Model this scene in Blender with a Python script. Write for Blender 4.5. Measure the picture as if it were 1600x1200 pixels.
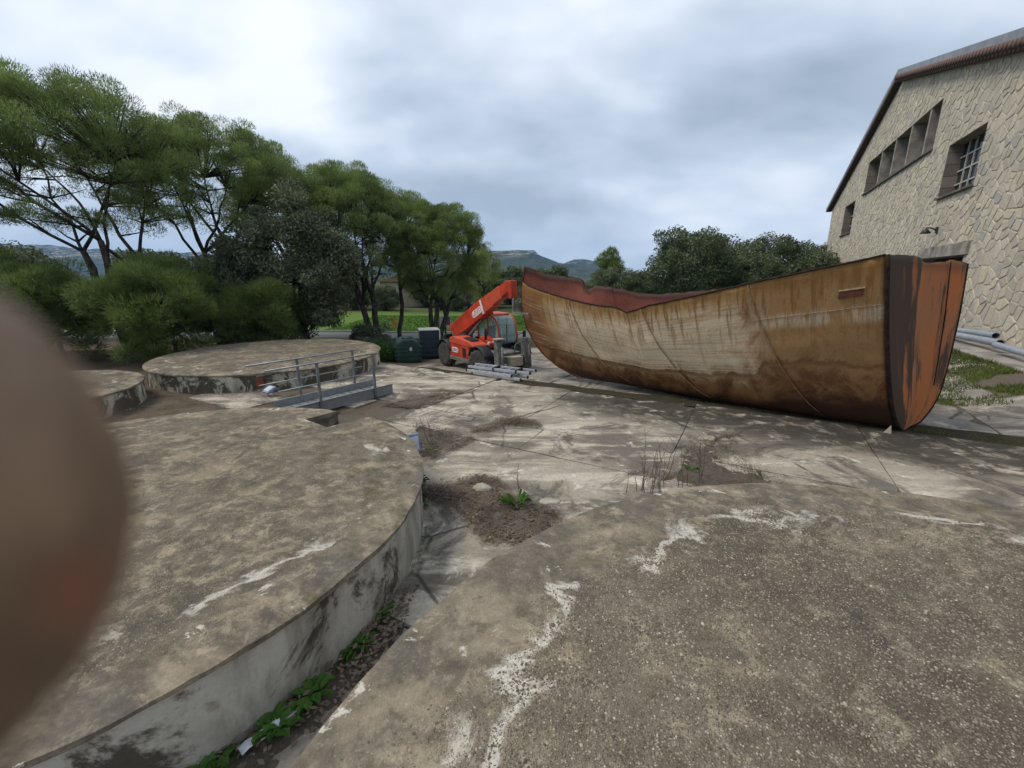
import bpy, bmesh, math, random
import numpy as np
from mathutils import Vector, Matrix, noise as mnoise
R = math.radians
for o in list(bpy.data.objects): bpy.data.objects.remove(o)
scene = bpy.context.scene
COL = scene.collection
ZC = 2.9

# ------------------------------------------------------------------ camera
cd = bpy.data.cameras.new('camera'); cam = bpy.data.objects.new('camera', cd); COL.objects.link(cam)
cam.location = (0, 0, ZC)
PITCH = math.atan(165/660)
cam.rotation_euler = (R(90)-PITCH, 0, 0)
cd.sensor_width = 36; cd.lens = 36*660/1600
cd.clip_start = 0.002; cd.clip_end = 9000
cd.dof.use_dof = True; cd.dof.focus_distance = 9.0; cd.dof.aperture_fstop = 7.0
scene.camera = cam

# ------------------------------------------------------------------ world: overcast sky
SUN_EL, SUN_AZ = 55, 272          # degrees, azimuth clockwise from +Y
world = bpy.data.worlds.new('World'); scene.world = world; world.use_nodes = True
wn = world.node_tree; wn.nodes.clear()
def W(t, **kw):
    n = wn.nodes.new(t)
    for k, v in kw.items(): setattr(n, k, v)
    return n
def wl(a, b): wn.links.new(a, b)
tc = W('ShaderNodeTexCoord'); sep = W('ShaderNodeSeparateXYZ'); wl(tc.outputs['Generated'], sep.inputs[0])
def wmath(op, a, b=None, clamp=False):
    n = W('ShaderNodeMath', operation=op); n.use_clamp = clamp
    for i, v in enumerate((a, b)):
        if v is None: continue
        if isinstance(v, (int, float)): n.inputs[i].default_value = v
        else: wl(v, n.inputs[i])
    return n.outputs[0]
zz = wmath('ADD', wmath('MAXIMUM', sep.outputs[2], 0.0), 0.42)
comb = W('ShaderNodeCombineXYZ'); wl(wmath('DIVIDE', sep.outputs[0], zz), comb.inputs[0]); wl(wmath('DIVIDE', sep.outputs[1], zz), comb.inputs[1])
def wnoise(scale, detail, rough, dist, off):
    mp = W('ShaderNodeMapping'); mp.inputs['Location'].default_value = off; mp.inputs['Scale'].default_value = (scale*.85, scale*1.15, 1)
    wl(comb.outputs[0], mp.inputs[0])
    n = W('ShaderNodeTexNoise'); n.inputs['Scale'].default_value = 1; n.inputs['Detail'].default_value = detail
    n.inputs['Roughness'].default_value = rough; n.inputs['Distortion'].default_value = dist
    wl(mp.outputs[0], n.inputs['Vector']); return n.outputs[0]
n1 = wnoise(1.05, 4, .5, .25, (20.1, 3.3, 0)); n2 = wnoise(3.2, 4, .5, .2, (7.1, 2.3, 0))
cl = wmath('ADD', wmath('MULTIPLY', n1, .78), wmath('MULTIPLY', n2, .22))
ramp = W('ShaderNodeValToRGB'); wl(cl, ramp.inputs[0])
e = ramp.color_ramp.elements
e[0].position = .40; e[0].color = (.285, .345, .42, 1)
e[1].position = .63; e[1].color = (.76, .805, .875, 1)
m = e.new(.51); m.color = (.46, .53, .625, 1)
# thicker, bluer cloud low over the horizon
hz = wmath('SUBTRACT', 1.0, wmath('MULTIPLY', wmath('MAXIMUM', sep.outputs[2], 0.0), 2.6), True)
hzp = wmath('MULTIPLY', wmath('POWER', hz, 1.6), .55)
mixh = W('ShaderNodeMixRGB'); wl(hzp, mixh.inputs[0]); wl(ramp.outputs[0], mixh.inputs[1]); mixh.inputs[2].default_value = (.36, .45, .56, 1)
sky = W('ShaderNodeTexSky', sky_type='NISHITA', sun_disc=False); sky.sun_elevation = R(SUN_EL); sky.sun_rotation = R(SUN_AZ)
skys = W('ShaderNodeMixRGB', blend_type='MULTIPLY'); skys.inputs[0].default_value = 1; wl(sky.outputs[0], skys.inputs[1]); skys.inputs[2].default_value = (.09, .09, .09, 1)
mixs = W('ShaderNodeMixRGB'); mixs.inputs[0].default_value = .93; wl(skys.outputs[0], mixs.inputs[1]); wl(mixh.outputs[0], mixs.inputs[2])
bg = W('ShaderNodeBackground'); bg.inputs[1].default_value = 0.86; wl(mixs.outputs[0], bg.inputs[0])
wo = W('ShaderNodeOutputWorld'); wl(bg.outputs[0], wo.inputs[0])
# ------------------------------------------------------------------ sun behind the clouds
sd = bpy.data.lights.new('sun', 'SUN'); sd.energy = 1.5; sd.angle = R(22); sd.color = (1, .93, .82)
so = bpy.data.objects.new('sun', sd); COL.objects.link(so)
az, el = R(SUN_AZ), R(SUN_EL)
sv = Vector((math.sin(az)*math.cos(el), math.cos(az)*math.cos(el), math.sin(el)))
so.rotation_euler = (-sv).to_track_quat('-Z', 'Y').to_euler(); so.location = (0, -20, 40)
scene.view_settings.view_transform = 'Standard'; scene.view_settings.look = 'None'
scene.view_settings.exposure = 0.70; scene.view_settings.gamma = 1
scene.render.engine = 'CYCLES'
scene.cycles.volume_bounces = 1; scene.cycles.max_bounces = 5; scene.cycles.diffuse_bounces = 2; scene.cycles.transparent_max_bounces = 4

# ------------------------------------------------------------------ helpers
rng = np.random.default_rng(7); random.seed(7)
def link(o, parent=None):
    COL.objects.link(o)
    if parent is not None: o.parent = parent
    return o
def tag(o, label=None, cat=None, group=None, kind=None):
    if label: o['label'] = label
    if cat: o['category'] = cat
    if group: o['group'] = group
    if kind: o['kind'] = kind
    return o
def thing(name, label, cat, loc=(0, 0, 0), rz=0, group=None, rx=0, ry=0):
    o = bpy.data.objects.new(name, None); o.empty_display_size = .2
    o.location = loc; o.rotation_euler = (rx, ry, rz); link(o); return tag(o, label, cat, group)
def npmesh(name, V, F, k):
    """V (n,3) array, F (m,k) array of same-size faces"""
    me = bpy.data.meshes.new(name); V = np.asarray(V, np.float32); F = np.asarray(F, np.int32)
    me.vertices.add(len(V)); me.vertices.foreach_set('co', V.ravel())
    me.loops.add(F.size); me.loops.foreach_set('vertex_index', F.ravel())
    me.polygons.add(len(F)); me.polygons.foreach_set('loop_start', np.arange(0, F.size, k, dtype=np.int32))
    me.update(calc_edges=True); return me
class MB:
    def __init__(s): s.v = []; s.f = []
    def add(s, V, F):
        b = len(s.v); s.v += [tuple(p) for p in V]; s.f += [tuple(b+i for i in f) for f in F]; return s
    def box(s, c, d, M=None, taper=1.0):
        V = []
        for z in (-1, 1):
            t = taper if z > 0 else 1
            for x, y in ((-1, -1), (1, -1), (1, 1), (-1, 1)): V.append(Vector((x*d[0]/2*t, y*d[1]/2*t, z*d[2]/2)))
        if M is not None: V = [M @ p for p in V]
        V = [p+Vector(c) for p in V]
        return s.add(V, [(3, 2, 1, 0), (4, 5, 6, 7), (0, 1, 5, 4), (1, 2, 6, 5), (2, 3, 7, 6), (3, 0, 4, 7)])
    def tube(s, pts, rad, n=8, cap=True):
        P = [Vector(p) for p in pts]; m = len(P)
        rs = rad if isinstance(rad, (list, tuple)) else [rad]*m
        ref = None; rings = []
        for i in range(m):
            d = (P[min(i+1, m-1)]-P[max(i-1, 0)])
            if d.length < 1e-9: d = Vector((0, 0, 1))
            d.normalize()
            if ref is None: ref = d.orthogonal().normalized()
            a = (ref-d*ref.dot(d))
            if a.length < 1e-6: a = d.orthogonal()
            a.normalize(); ref = a; b = d.cross(a)
            rings.append([P[i]+(a*math.cos(2*math.pi*j/n)+b*math.sin(2*math.pi*j/n))*rs[i] for j in range(n)])
        V = [p for r in rings for p in r]; F = []
        for i in range(m-1):
            for j in range(n):
                k = (j+1) % n; F.append((i*n+j, i*n+k, (i+1)*n+k, (i+1)*n+j))
        if cap: F.append(tuple(range(n-1, -1, -1))); F.append(tuple((m-1)*n+j for j in range(n)))
        return s.add(V, F)
    def prism(s, poly, h0, h1, axis='y'):
        """extrude 2D polygon; axis y: poly is (x,z); axis z: poly is (x,y); axis x: poly is (y,z)"""
        n = len(poly); V = []
        for h in (h0, h1):
            for a, b in poly: V.append({'y': (a, h, b), 'z': (a, b, h), 'x': (h, a, b)}[axis])
        F = [tuple(range(n)), tuple(range(2*n-1, n-1, -1))]+[(i, n+i, n+(i+1) % n, (i+1) % n) for i in range(n)]
        return s.add(V, F)
    def lathe(s, prof, n=24, c=(0, 0, 0), M=None):
        V = []; F = []
        for r, z in prof:
            for j in range(n):
                p = Vector((r*math.cos(2*math.pi*j/n), r*math.sin(2*math.pi*j/n), z))
                if M is not None: p = M @ p
                V.append(p+Vector(c))
        for i in range(len(prof)-1):
            for j in range(n):
                k = (j+1) % n; F.append((i*n+j, i*n+k, (i+1)*n+k, (i+1)*n+j))
        F.append(tuple(range(n-1, -1, -1))); F.append(tuple((len(prof)-1)*n+j for j in range(n)))
        return s.add(V, F)
    def build(s, name, mat, parent=None, smooth=False, bevel=0, fix=True):
        me = bpy.data.meshes.new(name); me.from_pydata(s.v, [], s.f)
        if fix:
            bm = bmesh.new(); bm.from_mesh(me); bmesh.ops.recalc_face_normals(bm, faces=bm.faces); bm.to_mesh(me); bm.free()
        if mat: me.materials.append(mat)
        o = bpy.data.objects.new(name, me); link(o, parent)
        if smooth: me.shade_smooth()
        if bevel:
            b = o.modifiers.new('bevel', 'BEVEL'); b.width = bevel; b.segments = 2; b.limit_method = 'ANGLE'; b.angle_limit = R(35)
        return o
def obj(name, me, mat, parent=None, smooth=False):
    if mat and not me.materials: me.materials.append(mat)
    if smooth: me.shade_smooth()
    return link(bpy.data.objects.new(name, me), parent)
def fbm(x, y, z=0.0, oct=4):
    return mnoise.fractal(Vector((x, y, z)), 1.0, 2.0, oct)
def sm(a, b, x):
    t = np.clip((np.asarray(x, float)-a)/(b-a), 0, 1); return t*t*(3-2*t)

# ------------------------------------------------------------------ materials
class NT:
    def __init__(s, name, rough=.9, spec=.25):
        s.m = bpy.data.materials.new(name); s.m.use_nodes = True; s.t = s.m.node_tree
        s.p = s.t.nodes['Principled BSDF']; s.p.inputs['Roughness'].default_value = rough
        s.p.inputs['Specular IOR Level'].default_value = spec; s._pos = None
    def n(s, t, **kw):
        n = s.t.nodes.new(t)
        for k, v in kw.items(): setattr(n, k, v)
        return n
    def set(s, sock, v):
        if hasattr(v, 'links'): s.t.links.new(v, sock)
        elif isinstance(v, (tuple, list)) and len(v) == 3 and sock.type == 'RGBA': sock.default_value = (*v, 1)
        else: sock.default_value = v
    def pos(s, kind='world'):
        if kind == 'world': return s.n('ShaderNodeNewGeometry').outputs['Position']
        return s.n('ShaderNodeTexCoord').outputs[{'obj': 'Object', 'uv': 'UV', 'gen': 'Generated'}[kind]]
    def map(s, v, scale=(1, 1, 1), loc=(0, 0, 0), rot=(0, 0, 0)):
        m = s.n('ShaderNodeMapping'); s.set(m.inputs[0], v); m.inputs['Scale'].default_value = scale; m.inputs['Location'].default_value = loc; m.inputs['Rotation'].default_value = rot
        return m.outputs[0]
    def noise(s, v, scale, detail=4, rough=.55, dist=0.0):
        detail = min(detail, 7)
        n = s.n('ShaderNodeTexNoise'); s.set(n.inputs['Vector'], v); n.inputs['Scale'].default_value = scale
        n.inputs['Detail'].default_value = detail; n.inputs['Roughness'].default_value = rough; n.inputs['Distortion'].default_value = dist
        return n.outputs[0]
    def voro(s, v, scale, feature='F1', out='Distance', rnd=1.0):
        n = s.n('ShaderNodeTexVoronoi', feature=feature); s.set(n.inputs['Vector'], v); n.inputs['Scale'].default_value = scale; n.inputs['Randomness'].default_value = rnd
        return n.outputs[out]
    def math(s, op, a, b=0.0, clamp=False):
        n = s.n('ShaderNodeMath', operation=op); n.use_clamp = clamp; s.set(n.inputs[0], a); s.set(n.inputs[1], b); return n.outputs[0]
    def ss(s, x, a, b):
        n = s.n('ShaderNodeMapRange', interpolation_type='SMOOTHSTEP'); s.set(n.inputs[0], x); n.inputs[1].default_value = a; n.inputs[2].default_value = b
        return n.outputs[0]
    def mix(s, f, a, b, mode='MIX'):
        n = s.n('ShaderNodeMixRGB', blend_type=mode); s.set(n.inputs[0], f); s.set(n.inputs[1], a); s.set(n.inputs[2], b); return n.outputs[0]
    def bump(s, h, strength=.4, dist=.02, nrm=None):
        n = s.n('ShaderNodeBump'); n.inputs['Strength'].default_value = strength; n.inputs['Distance'].default_value = dist; s.set(n.inputs['Height'], h)
        if nrm is not None: s.set(n.inputs['Normal'], nrm)
        return n.outputs[0]
    def sep(s, v):
        n = s.n('ShaderNodeSeparateXYZ'); s.set(n.inputs[0], v); return n.outputs
    def out(s, color, nrm=None, rough=None, metal=None):
        s.set(s.p.inputs['Base Color'], color)
        if nrm is not None: s.set(s.p.inputs['Normal'], nrm)
        if rough is not None: s.set(s.p.inputs['Roughness'], rough)
        if metal is not None: s.set(s.p.inputs['Metallic'], metal)
        return s.m
def plain(name, col, rough=.6, spec=.4, metal=0.0, var=.25, scale=8, bump=.1):
    t = NT(name, rough, spec); p = t.pos('obj'); n = t.noise(p, scale, 5, .6)
    c = t.mix(t.ss(n, .35, .7), tuple(x*(1-var) for x in col), tuple(min(1, x*(1+var*.6)) for x in col))
    return t.out(c, t.bump(t.noise(p, scale*6, 3), bump, .01), metal=metal)
M = {}
def concrete_mat(name, light, mid, dark, white=.5, scale=1.0, crack=True, edge_dark=False):
    t = NT(name, .93, .15); p = t.pos()
    warp = t.noise(p, .9*scale, 5, .6, .6)
    n1 = t.noise(t.map(p, (1, 1, 1), (5, 2, 0), (0, 0, -.5)), .55*scale, 8, .62, .5)
    st = t.noise(t.map(p, (.5, 2.2, 1), (1, 9, 0), (0, 0, .5)), 1.1*scale, 7, .66, .3)
    fine = t.noise(p, 26, 5, .7); grit = t.noise(p, 120, 2, .6)
    c = t.mix(t.ss(n1, .38, .6), dark, mid)
    c = t.mix(t.math('MULTIPLY', t.ss(st, .47, .62), .85), c, light)
    c = t.mix(t.math('MULTIPLY', t.ss(t.noise(p, 2.6*scale, 7, .7, .4), .56, .66), white), c, (.62, .58, .5))
    c = t.mix(t.math('MULTIPLY', t.ss(t.noise(t.map(p, (1, 1, 1), (17, 4, 0)), .8*scale, 8, .74, .7), .51, .62), .8), c, (.085, .077, .067))
    c = t.mix(.8, c, t.mix(fine, (.2, .19, .18), (.82, .8, .78)), 'OVERLAY')
    c = t.mix(t.math('MULTIPLY', t.ss(grit, .6, .75), .45), c, (.1, .095, .085))
    h = t.math('ADD', t.math('MULTIPLY', fine, .7), t.math('MULTIPLY', grit, .25))
    if edge_dark:  # broken darker tone on the slabs towards the gutter beside the hull
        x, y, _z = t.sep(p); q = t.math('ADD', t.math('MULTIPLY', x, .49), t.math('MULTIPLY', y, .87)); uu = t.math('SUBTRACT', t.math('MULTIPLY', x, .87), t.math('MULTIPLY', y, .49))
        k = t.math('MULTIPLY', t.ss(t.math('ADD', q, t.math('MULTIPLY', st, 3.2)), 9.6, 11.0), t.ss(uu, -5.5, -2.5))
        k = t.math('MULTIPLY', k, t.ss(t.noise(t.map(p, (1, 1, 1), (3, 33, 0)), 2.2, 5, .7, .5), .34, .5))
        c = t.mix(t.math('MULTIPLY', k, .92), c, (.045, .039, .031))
    if crack:
        d = t.voro(t.mix(.14, p, t.n('ShaderNodeTexNoise').outputs[1]), .42, 'DISTANCE_TO_EDGE')
        k = t.math('SUBTRACT', 1, t.ss(d, .002, .012))
        k = t.math('MULTIPLY', k, t.ss(warp, .45, .6))
        c = t.mix(t.math('MULTIPLY', k, .8), c, (.05, .045, .04)); h = t.math('SUBTRACT', h, k)
    return t.out(c, t.bump(h, .5, .012))
M['slab'] = concrete_mat('concrete_slab', (.50, .455, .375), (.33, .295, .24), (.15, .134, .112), .7, edge_dark=True)
M['slab_low'] = concrete_mat('concrete_slab_low', (.36, .33, .285), (.27, .245, .21), (.16, .145, .13), .45, .8)

def soil_mat(name, a, b, moss=.3, mosscol=(.06, .075, .02)):
    t = NT(name, 1, .05); p = t.pos(); f = t.noise(p, 38, 6, .75); g = t.noise(p, 3.0, 6, .65)
    fib = t.noise(t.map(p, (40, 9, 1)), 1.5, 4, .7)
    c = t.mix(f, a, b); c = t.mix(t.math('MULTIPLY', t.ss(fib, .55, .7), .5), c, (.24, .17, .11))
    c = t.mix(t.math('MULTIPLY', t.ss(g, .52, .66), moss), c, mosscol)
    return t.out(c, t.bump(t.math('ADD', f, fib), .9, .03))
M['soil'] = soil_mat('soil_litter', (.06, .05, .04), (.24, .2, .16), .3)
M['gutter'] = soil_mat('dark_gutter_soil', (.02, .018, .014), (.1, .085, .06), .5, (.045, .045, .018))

def tank_top(name, cen, rad, aggregate, off=(31, 5, 0)):
    """weathered render top: rough exposed aggregate inside, smoother worn band along the rim"""
    t = NT(name, .95, .12); p = t.pos(); x, y, z = t.sep(p)
    dx = t.math('SUBTRACT', x, cen[0]); dy = t.math('SUBTRACT', y, cen[1])
    r = t.math('DIVIDE', t.math('SQRT', t.math('ADD', t.math('MULTIPLY', dx, dx), t.math('MULTIPLY', dy, dy))), rad)
    big = t.noise(p, .75, 7, .62, .7); med = t.noise(t.map(p, (1, 1, 1), (3, 8, 0)), 2.4, 7, .66, .5)
    fine = t.noise(p, 34, 5, .72); grit = t.noise(p, 130, 3, .65)
    edge = t.math('ADD', r, t.math('MULTIPLY', t.math('SUBTRACT', t.noise(p, 1.7, 7, .62, .8), .5), .42))
    # exposed aggregate
    pw = t.mix(.012, p, t.n('ShaderNodeTexNoise').outputs[1]); vv = t.n('ShaderNodeTexVoronoi'); t.set(vv.inputs['Vector'], pw); vv.inputs['Scale'].default_value = 88
    vd = vv.outputs['Distance']; cell = t.sep(vv.outputs['Color'])[0]; cell2 = t.sep(vv.outputs['Color'])[1]
    peb = t.math('MULTIPLY', t.math('SUBTRACT', 1, t.ss(vd, .25, .62)), t.ss(cell2, .1, .6))
    stone = t.mix(cell, (.09, .075, .055), (.46, .40, .31))
    ag = t.mix(peb, (.06, .05, .037), stone)
    tint = t.mix(t.ss(big, .36, .66), (.13, .112, .086), (.27, .226, .165))
    ag = t.mix(.5, ag, tint)
    ag = t.mix(t.math('MULTIPLY', t.math('MULTIPLY', t.ss(cell, .86, .97), peb), .6), ag, (.62, .58, .5))
    ag = t.mix(.6, ag, t.mix(fine, (.2, .2, .2), (.8, .78, .75)), 'OVERLAY')
    # smoother render of the rim band
    rim = t.mix(t.ss(med, .38, .62), (.12, .104, .082), (.27, .226, .165))
    rim = t.mix(t.math('MULTIPLY', t.ss(t.noise(t.map(p, (1, 1, 1), (9, 1, 0)), 1.4, 7, .65), .47, .58), .75), rim, (.13, .116, .097))
    rim = t.mix(.75, rim, t.mix(fine, (.2, .2, .2), (.8, .78, .75)), 'OVERLAY')
    if aggregate:
        band = t.math('MULTIPLY', t.ss(edge, .82, .87), .8)
    else:
        band = t.math('MAXIMUM', t.ss(edge, .86, .92), .3)
    c = t.mix(band, ag, rim)
    mo = t.noise(t.map(p, (1, 1, 1), (6, 6, 0)), 6.5, 8, .78, .3); mo2 = t.noise(t.map(p, (1, 1, 1), (2, 61, 0)), 1.9, 8, .74, .6)
    c = t.mix(t.math('MULTIPLY', t.ss(mo, .50, .62), t.math('ADD', t.math('MULTIPLY', t.ss(mo2, .4, .6), .55), .15)), c, (.40, .335, .24))
    c = t.mix(t.math('MULTIPLY', t.math('SUBTRACT', 1, t.ss(mo, .38, .48)), .6), c, (.085, .073, .057))
    c = t.mix(t.math('MULTIPLY', t.ss(mo2, .53, .64), .5), c, (.36, .295, .2))
    # bare pale patches where the two coats meet and scattered inside
    ln = t.math('MULTIPLY', t.math('SUBTRACT', 1, t.ss(t.math('ABSOLUTE', t.math('SUBTRACT', edge, .815)), .004, .028)), t.ss(t.noise(t.map(p, (1, 1, 1), off), 1.1, 6, .65), *((.43, .52) if aggregate else (.50, .6))))
    pt = t.math('MULTIPLY', t.ss(t.noise(t.map(p, (1, 1, 1), (11, 40, 0)), 3.0, 8, .68, .6), .63, .66), t.ss(edge, .74, .84))
    wp = t.math('MAXIMUM', ln, pt)
    c = t.mix(t.math('MULTIPLY', wp, .85), c, t.mix(fine, (.44, .39, .31), (.68, .64, .57)))
    dk = t.ss(t.noise(t.map(p, (1.6, .55, 1), (2, 23, 0), (0, 0, .75)), 1.3, 6, .6, .5), .63, .69)
    c = t.mix(t.math('MULTIPLY', dk, .6), c, (.07, .062, .055))
    ms = t.ss(t.noise(t.map(p, (1, 1, 1), (51, 3, 0)), 2.1, 7, .7), .64, .7)
    c = t.mix(t.math('MULTIPLY', ms, .5), c, (.13, .115, .03))
    h = t.mix(band, t.math('ADD', t.math('MULTIPLY', peb, 1.0), t.math('MULTIPLY', grit, .3)), t.math('ADD', t.math('MULTIPLY', fine, .6), t.math('MULTIPLY', grit, .35)))
    h = t.math('SUBTRACT', h, t.math('MULTIPLY', wp, .3))
    return t.out(c, t.bump(h, .75, .011))
def tank_wall(name, paint=(.5, .48, .43), lo=.5, hi=.6):
    t = NT(name, .9, .2); p = t.pos(); n = t.noise(t.map(p, (1, 1, .35)), 2.2, 7, .62, .5)
    drip = t.noise(t.map(p, (1, 1, .16)), 5.5, 6, .6); fine = t.noise(p, 30, 5, .7)
    c = t.mix(t.ss(n, .35, .62), (.27, .25, .21), paint)
    c = t.mix(t.math('MULTIPLY', t.ss(drip, .5, .62), .45), c, (.24, .22, .18))
    c = t.mix(t.math('MULTIPLY', t.ss(t.noise(t.map(p, (1, 1, .8), (8, 8, 3)), 1.5, 8, .72, .6), lo, hi), .9), c, (.045, .036, .026))
    c = t.mix(t.math('MULTIPLY', t.ss(t.noise(t.map(p, (1, 1, 1), (1, 7, 2)), 3.1, 6, .6), .63, .7), .5), c, (.14, .10, .05))
    c = t.mix(.45, c, t.mix(fine, (.25, .25, .25), (.75, .75, .75)), 'OVERLAY')
    return t.out(c, t.bump(fine, .5, .012))
M['tankwall'] = tank_wall('tank_wall_whitewash'); M['tankwall2'] = tank_wall('tank_wall_mouldy', (.58, .53, .41), .45, .53)

def leaf_mat(name, a, b, trans=.25, rough=.65, scale=.9):
    t = NT(name, rough, .25); ri = t.n('ShaderNodeNewGeometry').outputs['Random Per Island']
    n = t.noise(t.pos(), scale, 3, .5); f = t.math('ADD', t.math('MULTIPLY', ri, .5), t.math('MULTIPLY', t.ss(n, .38, .62), .55), True)
    c = t.mix(f, a, b); t.out(c)
    tr = t.n('ShaderNodeBsdfTranslucent'); t.set(tr.inputs[0], t.mix(1, c, (1.05, 1.15, .8), 'MULTIPLY'))
    mx = t.n('ShaderNodeMixShader'); mx.inputs[0].default_value = trans
    o = t.t.nodes['Material Output']; t.t.links.new(t.p.outputs[0], mx.inputs[1]); t.t.links.new(tr.outputs[0], mx.inputs[2]); t.t.links.new(mx.outputs[0], o.inputs[0])
    return t.m
M['pine'] = leaf_mat('pine_needles', (.075, .108, .034), (.27, .335, .125), .4)
M['pine_y'] = leaf_mat('yellowish_needles', (.11, .14, .03), (.30, .34, .09))
M['shrub'] = leaf_mat('young_pine_needles', (.07, .10, .032), (.22, .28, .09), .4)
M['oak'] = leaf_mat('holm_oak_leaves', (.05, .062, .034), (.19, .215, .125), .15)
M['oak_far'] = leaf_mat('far_oak_leaves', (.05, .068, .036), (.17, .205, .105), .15)
M['bare'] = leaf_mat('bare_twigs', (.12, .1, .09), (.3, .25, .22), .1)
M['weed'] = leaf_mat('weed_leaves', (.03, .085, .012), (.10, .21, .035), .3)
M['weed_g'] = leaf_mat('grass_blades', (.05, .075, .016), (.16, .19, .045), .3)
M['litter'] = leaf_mat('dead_leaves', (.05, .036, .026), (.23, .17, .125), .1)
def bark_mat():
    t = NT('bark', .95, .1); p = t.pos(); n = t.noise(t.map(p, (1, 1, .25)), 9, 6, .7)
    return t.out(t.mix(t.ss(n, .35, .7), (.035, .03, .026), (.13, .11, .092)), t.bump(n, .8, .03))
M['bark'] = bark_mat()

# ------------------------------------------------------------------ ground
UX, UY = .87, -.49          # direction of the platform edge; q is the offset across it
def q_of(x, y): return .49*x+.87*y
BW = np.array([17.2, 14.0]); WD = np.array([.459, .888]); WN = np.array([-.888, .459])     # stone building wall
def lower(x, y):
    x = np.asarray(x, float); y = np.asarray(y, float)
    z = -.05-.075*np.maximum(0, y-9.0)*(1-sm(1.0, 9.0, x))
    z = np.maximum(z, -.72)
    z = z-.2*sm(20, 26, y)*(1-sm(12, 16, x))
    dw = (x-BW[0])*WN[0]+(y-BW[1])*WN[1]; tt = (x-BW[0])*WD[0]+(y-BW[1])*WD[1]
    return z+.55*(1-sm(1.2, 4.0, dw))*(1-sm(44, 60, tt))
def ground_z(x, y):
    x = np.asarray(x, float); y = np.asarray(y, float)
    q = q_of(x, y); up = -.07+0*x
    k = sm(10.6, 11.1, q)*sm(-9, -3.0, x+(y-13)*.2)
    left = -.0-.62*sm(16, 23, y)-.2*sm(23, 28, y)
    hi = np.where(x < -3.2, left-.03, up)
    return hi*(1-k)+lower(x, y)*k-.035*k
def axis(a, b, step, far0, far1, ratio=1.25):
    l = list(np.arange(a, b+1e-6, step)); s = step; v = b
    while v < far1: s *= ratio; v += s; l.append(min(v, far1))
    s = step; v = a
    while v > far0: s *= ratio; v -= s; l.insert(0, max(v, far0))
    return np.array(l)
gx = axis(-30, 34, .3, -3200, 3200); gy = axis(-6, 40, .3, -400, 3200)
GX, GY = np.meshgrid(gx, gy)
GZ = ground_z(GX, GY)
jit = np.array([[fbm(a*.7, b*.7) for a in gx] for b in gy])
GZ = GZ+jit*.02*(GY > -5)*((np.abs(GX) < 40) & (GY < 60))
nx, ny = len(gx), len(gy)
idx = np.arange(nx*ny).reshape(ny, nx)
GF = np.stack([idx[:-1, :-1], idx[:-1, 1:], idx[1:, 1:], idx[1:, :-1]], -1).reshape(-1, 4)
def ground_mat():
    t = NT('ground_soil_grass', 1, .05); p = t.pos(); x, y, z = t.sep(p)
    f = t.noise(p, 30, 6, .75); g = t.noise(p, 1.2, 6, .65); g2 = t.noise(p, .05, 5, .6)
    soil = t.mix(f, (.05, .038, .028), (.2, .155, .115)); soil = t.mix(t.math('MULTIPLY', t.ss(g, .5, .64), .55), soil, (.05, .058, .02))
    grass = t.mix(f, (.06, .115, .022), (.135, .215, .05)); grass = t.mix(t.math('MULTIPLY', t.ss(g, .45, .7), .45), grass, (.17, .2, .07))
    wood = t.mix(t.ss(g2, .4, .6), (.035, .05, .022), (.09, .1, .045))
    wob = t.math('MULTIPLY', t.math('SUBTRACT', t.noise(p, .4, 4), .5), 1.5)
    fm = t.ss(t.math('ADD', y, wob), 26.6, 27.2)
    c = t.mix(fm, soil, grass)
    c = t.mix(t.ss(y, 46, 52), c, wood)
    return t.out(c, t.bump(f, .8, .03))
M['ground'] = ground_mat()
gme = npmesh('ground', np.stack([GX, GY, GZ], -1).reshape(-1, 3), GF, 4)
ground = tag(obj('ground', gme, M['ground'], smooth=True), kind='structure')

# --- paved platform: slabs in rows along the edge, each with worn corners and its own level
pave = MB()
def uq(u, q):        # (along, across) -> world
    # solve .87x-.49y=u ; .49x+.87y=q
    d = .87*.87+.49*.49
    return ((.87*u+.49*q)/d, (-.49*u+.87*q)/d)
def sheet(name, u0, u1, q0, q1, zf, mat, du=.5, dq=.3, amp=.02, kind='structure'):
    us = np.linspace(u0, u1, int((u1-u0)/du)+2); qs = np.linspace(q0, q1, int((q1-q0)/dq)+2)
    V = []; nu = len(us)
    for q in qs:
        for u in us:
            qq = q
            if q in (qs[0], qs[-1]): qq = q+.14*fbm(u*1.3, q*3)
            x, y = uq(u, qq); V.append((x, y, float(zf(x, y))+amp*fbm(x*2.2, y*2.2, 3)))
    F = [(j*nu+i, j*nu+i+1, (j+1)*nu+i+1, (j+1)*nu+i) for j in range(len(qs)-1) for i in range(nu-1)]
    o = MB().add(V, F).build(name, mat, None, True); return tag(o, kind=kind)
pavement = sheet('pavement', -13.5, 10.5, -4.5, 10.7, lambda x, y: -.035, M['soil'])
pavement.name = 'pavement'
lowpave = sheet('lower_pavement', -12.5, 13, 11.0, 21, lambda x, y: lower(x, y)-.012, M['soil'])
gutter = sheet('gutter', -9.5, 10.5, 10.25, 11.6, lambda x, y: (.012*math.exp(-((q_of(x, y)-10.55)/.25)**2)-.012)+float(min(0, lower(x, y)+.05))*float(sm(10.7, 11.3, q_of(x, y)))-.06*float(sm(11.15, 11.5, q_of(x, y))), M['gutter'], .2, .08, .035)
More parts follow.
